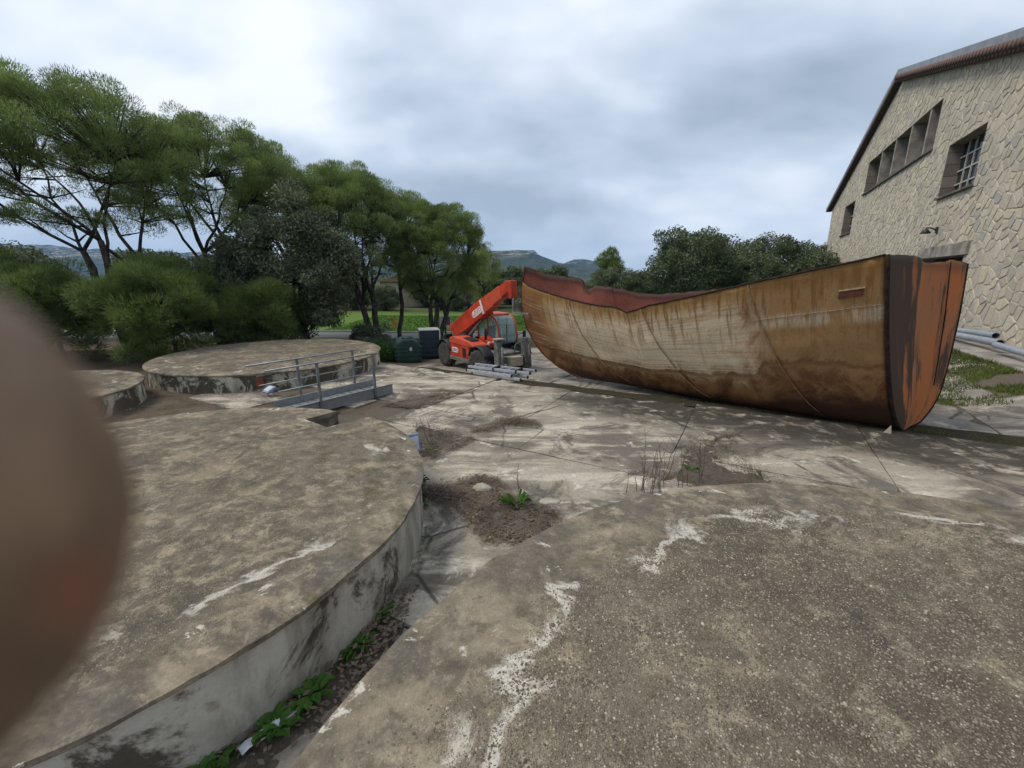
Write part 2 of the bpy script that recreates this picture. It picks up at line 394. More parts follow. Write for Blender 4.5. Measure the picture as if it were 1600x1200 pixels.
def slab(u0, u1, q0, q1, parent, mat, zf, th=.09, gap=.007, seed=0):
    r = random.Random(seed)
    n, m = max(4, int((u1-u0)/.3)), max(3, int((q1-q0)/.3))
    tilt = (r.uniform(-.004, .004), r.uniform(-.004, .004)); lift = r.uniform(-.006, .012)
    V = []; T = []
    for j in range(m+1):
        for i in range(n+1):
            a, b = i/n, j/m
            u = u0+gap+(u1-u0-2*gap)*a; q = q0+gap+(q1-q0-2*gap)*b
            ed = (i in (0, n)) or (j in (0, m)); co = (i in (0, n)) and (j in (0, m))
            if ed:
                w = .016*fbm(u*2.1, q*2.1, seed*.37)
                if i == 0: u += abs(w)
                if i == n: u -= abs(w)
                if j == 0: q += abs(w)
                if j == m: q -= abs(w)
            if co:
                k = r.uniform(.0, .05)*(r.random()<.5); u += k*(1 if i == 0 else -1); q += k*.6*(1 if j == 0 else -1)
            x, y = uq(u, q)
            z = float(zf(x, y))+lift+tilt[0]*(u-u0)+tilt[1]*(q-q0)+.010*fbm(x*.9, y*.9, 2)-(.008 if ed else 0)
            V.append((x, y, z))
    F = [(j*(n+1)+i, j*(n+1)+i+1, (j+1)*(n+1)+i+1, (j+1)*(n+1)+i) for j in range(m) for i in range(n)]
    loop = [i for i in range(n+1)]+[j*(n+1)+n for j in range(1, m+1)]+[m*(n+1)+i for i in range(n-1, -1, -1)]+[j*(n+1) for j in range(m-1, 0, -1)]
    b0 = len(V); V += [(V[k][0], V[k][1], V[k][2]-th) for k in loop]
    L = len(loop); F += [(loop[k], b0+k, b0+(k+1) % L, loop[(k+1) % L]) for k in range(L)]
    return MB().add(V, F).build('slab', mat, parent, False)
rows = [(7.16, 10.5, [-12.8, -9.4, -6.35, -3.95, -.9, 2.1, 5.2, 8.2, 10.2]),
        (6.06, 7.16, [-6.6, -4.9, -3.3, .4, 3.3, 6.6, 10.2]),
        (2.18, 6.06, [-6.5, 2.85, 6.2, 10.2]),
        (-1.6, 2.18, [-5.2, 1.0, 4.2, 7.4, 10.2]),
        (4.9, 6.2, [-12.2, -9.9]), (6.3, 7.05, [-9.6, -7.7])]
sid = 1
for q0, q1, cuts in rows:
    for a, b in zip(cuts[:-1], cuts[1:]):
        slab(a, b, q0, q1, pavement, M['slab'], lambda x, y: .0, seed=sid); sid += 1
for k, (q0, q1) in enumerate([(11.35, 14.2), (14.2, 17.2), (17.2, 20.6)]):
    u = -12.0+k*.9
    while u < 12.2:
        for L_ in (3.3, 1.7, 0):
            cx_, cy_ = uq(u+L_, (q0+q1)/2)
            if (cx_-BW[0])*WN[0]+(cy_-BW[1])*WN[1] > 1.85: break
        if not L_: break
        slab(u, u+L_, q0, q1, lowpave, M['slab_low'], lambda x, y: lower(x, y)+.012, th=.06, seed=sid); sid += 1; u += L_

# --- road and field beyond
def road():
    xs = np.linspace(-70, 60, 80); V = []; 
    for x in xs:
        for k, w in enumerate((27.6, 30.6)): V.append((x, w+.02*x, float(ground_z(x, w))+.03))
    F = [(2*i, 2*i+2, 2*i+3, 2*i+1) for i in range(len(xs)-1)]
    t = NT('asphalt', .9, .2); p = t.pos(); n = t.noise(p, 60, 4, .7); c = t.mix(n, (.10, .10, .105), (.2, .2, .205))
    return tag(MB().add(V, F).build('road', t.out(c, t.bump(n, .4, .01)), None, True), kind='structure')
road()
V = []; F = []; xs = np.linspace(-70, 60, 80)
kb = MB()
for i in range(len(xs)-1):
    x = (xs[i]+xs[i+1])/2; kb.box((x, 30.72+.02*x, float(ground_z(x, 30.7))+.05), (xs[1]-xs[0]+.0, .16, .14))
tag(kb.build('road_kerb', plain('kerb_stone', (.42, .41, .38), .9), None), kind='structure')

# --- mountains
def ridge(name, dist, prof, depth, seed, mat):
    xs = np.linspace(prof[0][0], prof[-1][0], 150); hs = np.interp(xs, [p[0] for p in prof], [p[1] for p in prof])
    V = []; ds = np.linspace(-1, 1, 41)
    for d in ds:
        for x, h in zip(xs, hs):
            k = max(0, 1-abs(d)**1.15)
            k = min(1, k*1.12) if k > .8 else k
            f = 1+.10*fbm(x*.006, d*4, seed)*(1.0 if abs(d) > .1 else .35)
            V.append((x+30*fbm(x*.004, d*3, seed+5), dist+d*depth, -3+h*k*f+3*fbm(x*.03, d*9, seed)))
    n = len(xs); F = [(j*n+i, j*n+i+1, (j+1)*n+i+1, (j+1)*n+i) for j in range(len(ds)-1) for i in range(n-1)]
    return tag(MB().add(V, F).build(name, mat, None, True), kind='structure')
t = NT('mountain_forest', 1, .05); p = t.pos(); zn = t.sep(t.n('ShaderNodeNewGeometry').outputs['Normal'])[2]
pz = t.sep(p)[2]; n = t.noise(p, .02, 8, .7); c = t.mix(t.ss(n, .35, .65), (.025, .04, .022), (.075, .085, .05))
cl_ = t.math('MULTIPLY', t.ss(t.noise(t.map(p, (.02, .02, .16)), 1, 6, .7), .48, .62), t.ss(pz, 78, 100))
M['mount'] = t.out(t.mix(t.math('MULTIPLY', cl_, .8), c, (.42, .38, .33)), t.bump(n, .6, 4))
ridge('mountain', 1850, [(-900, 5), (-620, 62), (-420, 98), (-300, 112), (-150, 117), (20, 118), (85, 115), (112, 95), (190, 68), (330, 46), (520, 14), (800, 2)], 420, 3, M['mount'])
ridge('mountain', 2600, [(120, 4), (260, 52), (330, 96), (380, 110), (440, 114), (490, 102), (560, 74), (700, 30), (1000, 8)], 300, 8, M['mount'])
ridge('mountain', 2100, [(-3000, 190), (-2700, 182), (-2350, 160), (-2050, 138), (-1800, 128), (-1500, 120), (-1200, 96), (-900, 60), (-650, 8)], 480, 14, M['mount'])

# ------------------------------------------------------------------ concrete tanks
def tank(name, label, cen, rad, top, base, seed, aggregate, wallmat, small=False, notch=None, off=(31, 5, 0)):
    """round in-ground vat: slightly crowned roof, chipped lip, whitewashed wall"""
    th = thing(name, label, 'tank', (cen[0], cen[1], base))
    n = 220; V = []; F = []
    rings = list(np.linspace(.02, .94, 30))+[.965, .98, .992, 1.0]
    hz = top-base
    for r in rings:
        for j in range(n):
            a = 2*math.pi*j/n; ca, sa = math.cos(a), math.sin(a)
            rr = r*rad
            if r > .97: rr += .014*fbm(ca*9, sa*9, seed)+.008*fbm(ca*40, sa*40, seed)
            x, y = ca*rr, sa*rr
            z = hz+.045*(1-r*r)*rad/3+.012*fbm(x*1.1, y*1.1, seed)+.004*fbm(x*7, y*7, seed)
            if r > .985: z -= .004+(r-.985)*1.4*(.6+.5*fbm(ca*14, sa*14, seed+3))
            V.append((x, y, z))
    for i in range(len(rings)-1):
        for j in range(n):
            k = (j+1) % n; F.append((i*n+j, i*n+k, (i+1)*n+k, (i+1)*n+j))
    F.append(tuple(range(n-1, -1, -1)))
    # lip underside
    b = len(V); lr = [(1.0, -.055), (.984, -.075), (.975, -.3)]
    for r, dz in lr:
        for j in range(n):
            a = 2*math.pi*j/n; ca, sa = math.cos(a), math.sin(a)
            rr = r*rad+(.012*fbm(ca*9, sa*9, seed) if r > .98 else 0); V.append((ca*rr, sa*rr, hz+dz+.012*fbm(ca*11, sa*11, seed+9)))
    o = (len(rings)-1)*n
    for i in range(len(lr)):
        p0 = o if i == 0 else b+(i-1)*n; p1 = b+i*n
        for j in range(n): k = (j+1) % n; F.append((p0+j, p0+k, p1+k, p1+j))
    F.append(tuple(b+2*n+j for j in range(n)))
    roof = MB().add(V, F).build('tank_roof', tank_top(name+'_roof', cen, rad, aggregate, off), th, True)
    V = []; F = []
    zs = [hz-.06, hz-.12, hz*.75, hz*.5, hz*.25, 0, -.25]
    for z in zs:
        for j in range(n):
            a = 2*math.pi*j/n; ca, sa = math.cos(a), math.sin(a)
            rr = rad*.988+.010*fbm(ca*6, sa*6, z*3+seed)+.004*fbm(ca*30, sa*30, z*9); V.append((ca*rr, sa*rr, z))
    for i in range(len(zs)-1):
        for j in range(n): k = (j+1) % n; F.append((i*n+j, i*n+k, (i+1)*n+k, (i+1)*n+j))
    F.append(tuple(range(n))); F.append(tuple((len(zs)-1)*n+j for j in range(n-1, -1, -1)))
    wall = MB().add(V, F).build('tank_wall', wallmat, th, True)
    if notch:
        cut = MB(); P = [(a-cen[0], b_-cen[1]) for a, b_ in notch]; cut.prism(P, .02, hz+1, 'z'); co = cut.build('cutter', None)
        co.location = th.location; bpy.context.view_layer.update()
        for ob in (roof, wall):
            md = ob.modifiers.new('b', 'BOOLEAN'); md.operation = 'DIFFERENCE'; md.object = co; md.solver = 'EXACT'
            dg = bpy.context.evaluated_depsgraph_get(); me = bpy.data.meshes.new_from_object(ob.evaluated_get(dg))
            ob.modifiers.clear(); ob.data = me
            me.shade_smooth(); me.set_sharp_from_angle(angle=R(40)) if hasattr(me, 'set_sharp_from_angle') else None
        bpy.data.objects.remove(co)
    for ob in (roof, wall):
        if hasattr(ob.data, 'set_sharp_from_angle'): ob.data.set_sharp_from_angle(angle=R(45))
    return th
OFFL = (44, 9, 0)
tank('concrete_tank', 'round concrete tank roof of exposed pebbles filling the right foreground', (2.28, .16), 3.27, 1.15, 0, 1.3, True, M['tankwall'])
tank('concrete_tank', 'round concrete tank with whitewashed wall and a notch in its rim, at left', (-4.13, 4.04), 3.13, .70, 0, 5.7, False, M['tankwall'],
     notch=[(-3.31, 6.42), (-2.79, 6.02), (-2.2, 6.75), (-2.75, 7.25)], off=OFFL)
tank('concrete_tank', 'round mould-stained concrete tank behind the metal footbridge', (-7.93, 13.95), 3.38, .49, -.05, 9.1, False, M['tankwall2'])
tank('concrete_tank', 'small part of a round tank beside the fingertip, left of the mouldy tank', (-11.1, 8.9), 2.35, .49, -.05, 12.4, False, M['tankwall2'])

# loose aggregate standing proud of the near roof
def pebbles(parent, cen, rad, top, n, seed, rmax):
    r = np.random.default_rng(seed); P = []
    while len(P) < n:
        a = r.uniform(0, 2*math.pi); q = math.sqrt(r.random()); x, y = math.cos(a)*q*rad, math.sin(a)*q*rad
        if q > rmax+.045*r.normal()+.16*fbm((x+cen[0])*1.2, (y+cen[1])*1.2, 2): continue
        if y+cen[1] < .6: continue
        P.append((x, y, top+.045*(1-q*q)*rad/3+.012*fbm(x*1.1, y*1.1, 1.3)))
    P = np.array(P); k = len(P); an = r.uniform(0, 6.28, (k, 1)); s1 = r.gamma(3, .0009, (k, 1))+.0018; s2 = s1*r.uniform(.6, 1, (k, 1)); h = s1*r.uniform(.35, .75, (k, 1))
    ca, sa = np.cos(an), np.sin(an); A = np.hstack([ca, sa, 0*ca])*s1; B = np.hstack([-sa, ca, 0*ca])*s2; Z = np.hstack([0*ca, 0*ca, 1+0*ca])*h
    ring = [A, (A+B)*.75, B, (B-A)*.75, -A, -(A+B)*.75, -B, (A-B)*.75]
    V = np.stack([P+q-Z*.4 for q in ring]+[P+q*.6+Z*.75 for q in ring[::2]]+[P+Z], 1).reshape(-1, 3)
    T = []
    for i in range(4):
        j = (i+1) % 4; T += [(2*i, 2*i+1, 8+i), (2*i+1, 2*j, 8+j), (2*i+1, 8+j, 8+i), (8+i, 8+j, 12)]
    T = np.array(T); F = (T[None]+13*np.arange(k)[:, None, None]).reshape(-1, 3)
    t = NT('pebble_aggregate', .85, .25); ri = t.n('ShaderNodeNewGeometry').outputs['Random Per Island']; rp = t.n('ShaderNodeValToRGB'); t.set(rp.inputs[0], ri); e = rp.color_ramp.elements
    e[0].color = (.085, .072, .054, 1); e[1].color = (.46, .42, .345, 1)
    for pp, cc in ((.45, (.14, .115, .083, 1)), (.8, (.21, .178, .134, 1)), (.95, (.30, .262, .203, 1))): m_ = e.new(pp); m_.color = cc
    o = obj('aggregate', npmesh('aggregate', V, F, 3), t.out(rp.outputs[0]), parent); return tag(o, kind='stuff')
pebbles(bpy.data.objects['concrete_tank'], (2.28, .16), 3.27, 1.15, 70000, 4, .77)

# ------------------------------------------------------------------ stone building
def building():
    ang = math.atan2(WD[1], WD[0])
    # local frame: x along the gable wall (away from the viewer), y into the building is -y ... wall front plane is y=0, outside is +y
    b = thing('stone_building', 'tall rubble stone gable building with grey roof on the right', 'building', (BW[0], BW[1], 0), ang)
    T0, T1 = -7.0, 42.5
    def roofz(t): return 16.4-.293*abs(t-22.55)
    ops = [(13.4, 28.2, 9.8, 12.35), (7.1, 10.9, 6.87, 9.42), (30.9, 35.0, 7.0, 9.8), (6.3, 11.4, .3, 3.9)]
    # mortar-coloured wall with real openings
    ts = sorted({T0, T1, 22.55, *[o[0] for o in ops], *[o[1] for o in ops]}); w = MB()
    for a, c in zip(ts[:-1], ts[1:]):
        zs = [.0]+sorted({z for o in ops if o[0] < (a+c)/2 < o[1] for z in o[2:]})
        solid = True; lo = 0.0
        for z in zs[1:]:
            if solid: w.add([(a, 0, lo), (c, 0, lo), (c, 0, z), (a, 0, z)], [(0, 1, 2, 3)])
            solid = not solid; lo = z
        w.add([(a, 0, lo), (c, 0, lo), (c, 0, roofz(c)), (a, 0, roofz(a))], [(0, 1, 2, 3)])
    w.add([(T1, 0, 0), (T1, -25, 0), (T1, -25, roofz(T1)), (T1, 0, roofz(T1))], [(0, 1, 2, 3)])
    w.add([(T0, 0, 0), (T0, -25, 0), (T0, -25, roofz(T0)), (T0, 0, roofz(T0))], [(3, 2, 1, 0)])
    t = NT('lime_mortar', .97, .1); p = t.pos('obj'); n = t.noise(p, 9, 6, .7)
    mortar = t.out(t.mix(n, (.33, .295, .24), (.5, .45, .37)), t.bump(n, .7, .03))
    w.build('wall', mortar, b)
    # stones: jittered cells clipped to each other, gable and openings
    t = NT('rubble_stone', .93, .15); p = t.pos('obj'); ri = t.n('ShaderNodeNewGeometry').outputs['Random Per Island']
    oi = t.n('ShaderNodeObjectInfo').outputs['Random']; rr = t.math('FRACT', t.math('ADD', ri, oi))
    base = t.mix(rr, (.43, .385, .31), (.57, .51, .41)); base = t.mix(t.ss(rr, .86, .95), base, (.54, .47, .35)); base = t.mix(t.ss(t.math('FRACT', t.math('MULTIPLY', rr, 7.3)), .8, .95), base, (.40, .375, .335))
    n = t.noise(p, 5, 7, .7, .4); big = t.noise(p, .35, 4, .6)
    base = t.mix(t.math('MULTIPLY', t.ss(n, .5, .7), .5), base, (.22, .19, .155)); base = t.mix(t.math('MULTIPLY', t.ss(big, .45, .65), .35), base, (.30, .275, .24))
    smat = t.out(base, t.bump(n, .7, .04))
    r = np.random.default_rng(3); cx, cz = .50, .36
    sites = {}
    for i in range(int(T0/cx)-1, int(T1/cx)+2):
        for j in range(-1, 52):
            sites[(i, j)] = np.array([(i+.5+(.5 if j % 2 else 0)+r.uniform(-.46, .46))*cx, (j+.5+r.uniform(-.44, .44))*cz])
    for k_ in list(sites):
        if r.random() < .12: del sites[k_]
    def clip(poly, pt, nrm):
        out = []
        for k in range(len(poly)):
            A, B = poly[k], poly[(k+1) % len(poly)]; da = (A-pt)@nrm; db = (B-pt)@nrm
            if da <= 0: out.append(A)
            if da*db < 0: out.append(A+(B-A)*(da/(da-db)))
        return out
    cells = []
    for (i, j), s in sites.items():
        if not (T0 < s[0] < T1) or s[1] < .3 or s[1] > roofz(s[0])-.1: continue
        if any(o[0] < s[0] < o[1] and o[2] < s[1] < o[3] for o in ops): continue
        if 5.9 < s[0] < 11.75 and 3.85 < s[1] < 4.5: continue
        poly = [s+np.array(d) for d in ((-.8, -.8), (.8, -.8), (.8, .8), (-.8, .8))]
        for a in range(-3, 4):
            for c in range(-3, 4):
                if (a or c) and (i+a, j+c) in sites:
                    q = sites[(i+a, j+c)]; d = q-s; L = np.linalg.norm(d)
                    poly = clip(poly, (s+q)/2-d/L*.014, d/L)
                    if len(poly) < 3: break
            if len(poly) < 3: break
        for o in ops:
            cands = [(o[0]-s[0], np.array([o[0], s[1]]), np.array([1., 0])), (s[0]-o[1], np.array([o[1], s[1]]), np.array([-1., 0])), (o[2]-s[1], np.array([s[0], o[2]]), np.array([0, 1.])), (s[1]-o[3], np.array([s[0], o[3]]), np.array([0, -1.]))]
            if s[0] > o[0]-1.2 and s[0] < o[1]+1.2 and s[1] > o[2]-1.2 and s[1] < o[3]+1.2:
                d = max(cands, key=lambda c: c[0]); poly = clip(poly, d[1], d[2])
        if 5.2 < s[0] < 12.4 and 3.3 < s[1] < 5.1:
            lc = [(5.9-s[0], np.array([5.9, 0]), np.array([1., 0])), (s[0]-11.8, np.array([11.8, 0]), np.array([-1., 0])), (3.9-s[1], np.array([0, 3.9]), np.array([0, 1.])), (s[1]-4.48, np.array([0, 4.48]), np.array([0, -1.]))]
            d = max(lc, key=lambda c: c[0]); poly = clip(poly, d[1], d[2])
        sg = 1 if s[0] > 22.55 else -1
        nr = np.array([.293*sg, 1.0]); nr /= np.linalg.norm(nr); poly = clip(poly, np.array([22.55, 16.32]), nr)
        poly = clip(poly, np.array([T1-.01, 0]), np.array([1., 0]))
        if len(poly) < 3: continue
        P = np.array(poly); c = P.mean(0)
        e1 = P-np.roll(P, 1, 0)
        if 0.5*abs(np.sum(P[:, 0]*np.roll(P[:, 1], -1)-P[:, 1]*np.roll(P[:, 0], -1))) < .02: continue
        # wavy outline
        Q = []
        for k in range(len(P)):
            A, B = P[k], P[(k+1) % len(P)]
            if np.linalg.norm(B-A) < .05: Q.append(A); continue
            Q.append(A+(c-A)*r.uniform(.04, .16)); mid = (A+B)/2; Q.append(mid+(c-mid)*r.uniform(.0, .09))
        Q = np.array(Q); c = Q.mean(0)
        pr = r.uniform(.01, .034); tl = r.uniform(-.022, .022, 2); n_ = len(Q)
        f = c+(Q-c)*.86
        V = [(x, .0, z) for x, z in Q]+[(x, pr*.8, z) for x, z in c+(Q-c)*.97]+[(x, pr+tl@(np.array([x, z])-c), z) for x, z in f]
        F = [(k, (k+1) % n_, n_+(k+1) % n_, n_+k) for k in range(n_)]+[(n_+k, n_+(k+1) % n_, 2*n_+(k+1) % n_, 2*n_+k) for k in range(n_)]+[tuple(2*n_+k for k in range(n_))]
        # how large it shows: nearer ones first, only what stands clear of the hull and inside the view
        wx, wy = BW+WD*c[0]; show = (c[0] > 1.2+(c[1]-1)*.42) and c[1] > .6
        area = .5/((wx*wx+wy*wy)) if show else 0
        cells.append((area, V, F))
    cells.sort(key=lambda k: -k[0])
    for a, V, F in cells[:300]: MB().add(V, F).build('stone', smat, b, fix=True)
    rest = MB()
    for a, V, F in cells[300:]: rest.add(V, F)
    tag(rest.build('stone_facing', smat, b), kind='stuff')
    # openings
    conc = plain('grey_concrete', (.3, .275, .245), .95, .1, 0, .35, 1.5, .4)
    t = NT('reveal_stone', .95, .1); p = t.pos('obj'); br = t.n('ShaderNodeTexBrick'); t.set(br.inputs['Vector'], t.map(p, (1, 1, 1), (0, 0, 0), (R(90), 0, R(90))))
    br.inputs['Scale'].default_value = 1; br.inputs['Brick Width'].default_value = .55; br.inputs['Row Height'].default_value = .27; br.inputs['Mortar Size'].default_value = .02
    for k, c in (('Color1', (.17, .145, .125)), ('Color2', (.25, .21, .18)), ('Mortar', (.09, .08, .07))): br.inputs[k].default_value = (*c, 1)
    rev = t.out(br.outputs[0], t.bump(t.noise(p, 12, 4), .4, .02))
    t = NT('dark_glass', .08, .5); glass = t.out((.018, .022, .026))
    frame = plain('pale_window_bars', (.42, .41, .38), .6); dark = plain('dark_interior', (.02, .018, .016), .9)
    sillm = plain('sill_concrete', (.16, .14, .12), .95, .1, 0, .3, 2, .3)
    def window(o, bars_t, bars_z, depth, name='window'):
        a, c, z0, z1 = o
        wn_ = MB().add([(a, -depth, z0), (c, -depth, z0), (c, -depth, z1), (a, -depth, z1)], [(0, 1, 2, 3)]).build(name, glass, b)
        MB().add([(a, .03, z0), (a, .03, z1), (a, -depth-.02, z1), (a, -depth-.02, z0)], [(0, 1, 2, 3)]).build('reveal', rev, wn_)
        MB().add([(c, .03, z0), (c, .03, z1), (c, -depth-.02, z1), (c, -depth-.02, z0)], [(3, 2, 1, 0)]).build('reveal', rev, wn_)
        MB().add([(a, .03, z1), (c, .03, z1), (c, -depth-.02, z1), (a, -depth-.02, z1)], [(0, 1, 2, 3)]).build('lintel', conc, wn_)
        MB().box(((a+c)/2, -depth/2+.06, z0+.03), (c-a+.16, depth+.2, .1)).build('sill', sillm, wn_, bevel=.01)
        for k in range(1, bars_t):
            x = a+(c-a)*k/bars_t; MB().box((x, -depth+.045, (z0+z1)/2+.04), (.07, .06, z1-z0-.1)).build('glazing_bar', frame, wn_)
        for k in range(1, bars_z):
            z = z0+(z1-z0)*k/bars_z; MB().box(((a+c)/2, -depth+.04, z), (c-a-.02, .05, .07)).build('glazing_bar', frame, wn_)
        return wn_
    lw = window(ops[0], 1, 1, .95)
    for x in (15.05, 18.1, 21.2, 24.5):
        MB().box((x, -.45, 11.1), (.24, .9, 2.5)).build('mullion', conc, lw, bevel=.015)
    for k in range(9): MB().box((13.8+k*1.6, -.90, 11.1), (.06, .05, 2.4)).build('glazing_bar', frame, lw)
    window(ops[1], 5, 4, .55)
    window(ops[2], 3, 3, .6)
    a, c, z0, z1 = ops[3]
    d = MB().add([(a, -.6, z0), (c, -.6, z0), (c, -.6, z1), (a, -.6, z1)], [(0, 1, 2, 3)]).build('door', dark, b)
    rv = MB().add([(a, .02, z0), (a, .02, z1), (a, -.61, z1), (a, -.61, z0)], [(0, 1, 2, 3)]).add([(c, .02, z0), (c, .02, z1), (c, -.61, z1), (c, -.61, z0)], [(3, 2, 1, 0)]).add([(a, .02, z1), (c, .02, z1), (c, -.61, z1), (a, -.61, z1)], [(0, 1, 2, 3)])
    rv.build('door_frame', conc, d)
    MB().box((7.45, .04, 4.19), (3.0, .16, .54)).build('lintel', conc, b, bevel=.01); MB().box((10.37, .03, 4.19), (2.8, .14, .52)).build('lintel', conc, b, bevel=.01)
    # roof: sheet with grey edge and a row of clay tiles under the verge
    grey = plain('grey_roof_sheet', (.22, .24, .27), .55, .4, 0, .2, 2, .1); clay = plain('clay_tile', (.15, .095, .08), .9, .15, 0, .35, 3, .3); brown = plain('brown_verge', (.09, .062, .056), .85, .2)
    rf = MB()
    for s0, s1 in ((T0-1, 22.55), (22.55, T1+1.6)):
        z0, z1 = roofz(s0)+.43, roofz(s1)+.43
        rf.add([(s0, .42, z0), (s1, .42, z1), (s1, -25, z1), (s0, -25, z0), (s0, .42, z0+.34), (s1, .42, z1+.34), (s1, -25, z1+.34), (s0, -25, z0+.34)],
               [(0, 1, 2, 3), (7, 6, 5, 4), (0, 4, 5, 1), (1, 5, 6, 2), (2, 6, 7, 3), (3, 7, 4, 0)])
    roof = rf.build('roof', grey, b)
    # verge boards
    ang_ = math.atan(.293)
    MB().box((33.2, .2, roofz(33.2)+.3), (21.6, .42, .26), Matrix.Rotation(ang_, 3, 'Y')).build('verge_board', brown, roof)
    tile = MB().lathe([(.17, -.3), (.15, .3)], 10, M=Matrix.Rotation(R(90), 3, 'X')); tmesh = tile.build('tile', clay, roof, True); tmesh.location = (0, 0, 0)
    first = True; t_ = -7.5
    while t_ < 22.4:
        for row, (dy, dz) in enumerate(((.13, .12), (.24, .33))):
            o = tmesh if first else tmesh.copy()
            if not first: COL.objects.link(o)
            first = False; o.location = (t_+row*.18, dy, roofz(t_)+dz)
        t_ += .37
    # plinth ledge along the wall foot
    lg = MB(); xs = np.arange(-7, 34, 1.2)
    for x in xs: lg.box((x+.6, .85+.04*fbm(x, 1), .25+.02*fbm(x, 5)), (1.2, 1.7, .5))
    lg.build('plinth', conc, b, bevel=.03)
    return b
bld = building()
def wall_world(t, off, z):
    p = BW+WD*t+WN*off; return (p[0], p[1], z)
lampm = plain('black_lamp_iron', (.03, .03, .03), .5)
for t_, lab in ((10.0, 'black wall lamp above the door lintel of the stone building'), (35.2, 'black wall lamp near the far corner of the stone building')):
    L = thing('wall_lamp', lab, 'lamp', wall_world(t_, .05, 5.3), math.atan2(WD[1], WD[0]), 'wall lamps on the stone building')
    MB().tube([(0, 0, 0), (0, .25, .12), (-.3, .5, .1), (-.5, .55, 0)], .035, 6).build('arm', lampm, L, True)
    MB().lathe([(.03, .1), (.1, .05), (.22, -.12), (.2, -.14)], 12, (-.5, .55, -.05)).build('lamp_shade', lampm, L, True)
    MB().box((0, .0, 0), (.2, .06, .3)).build('mount', lampm, L)
pvc = plain('grey_pvc', (.27, .30, .34), .5, .4, 0, .15, 4, .05)
def pipe(a, b, r, label):
    a, b = Vector(a), Vector(b); d = b-a; L = d.length
    o = thing('pipe', label, 'pipe', a, 0, 'grey plastic pipes along the stone building'); o.rotation_euler = d.to_track_quat('Z', 'Y').to_euler()
    V = []; F = []; n = 20
    for rr, z in ((r*.88, 0), (r, 0), (r, L), (r*.88, L)):
        for j in range(n): V.append((rr*math.cos(2*math.pi*j/n), rr*math.sin(2*math.pi*j/n), z))
    for i in range(4):
        for j in range(n): k = (j+1) % n; p = (i+1) % 4; F.append((i*n+j, i*n+k, p*n+k, p*n+j))
    MB().add(V, F).build('pipe_wall', pvc, o, True).data.set_sharp_from_angle(angle=R(40))
    for z in (.45*L, .97*L):
        MB().lathe([(r*1.005, z-.06), (r*1.07, z-.05), (r*1.07, z+.05), (r*1.005, z+.06)], n).build('socket', pvc, o, True)
    return o

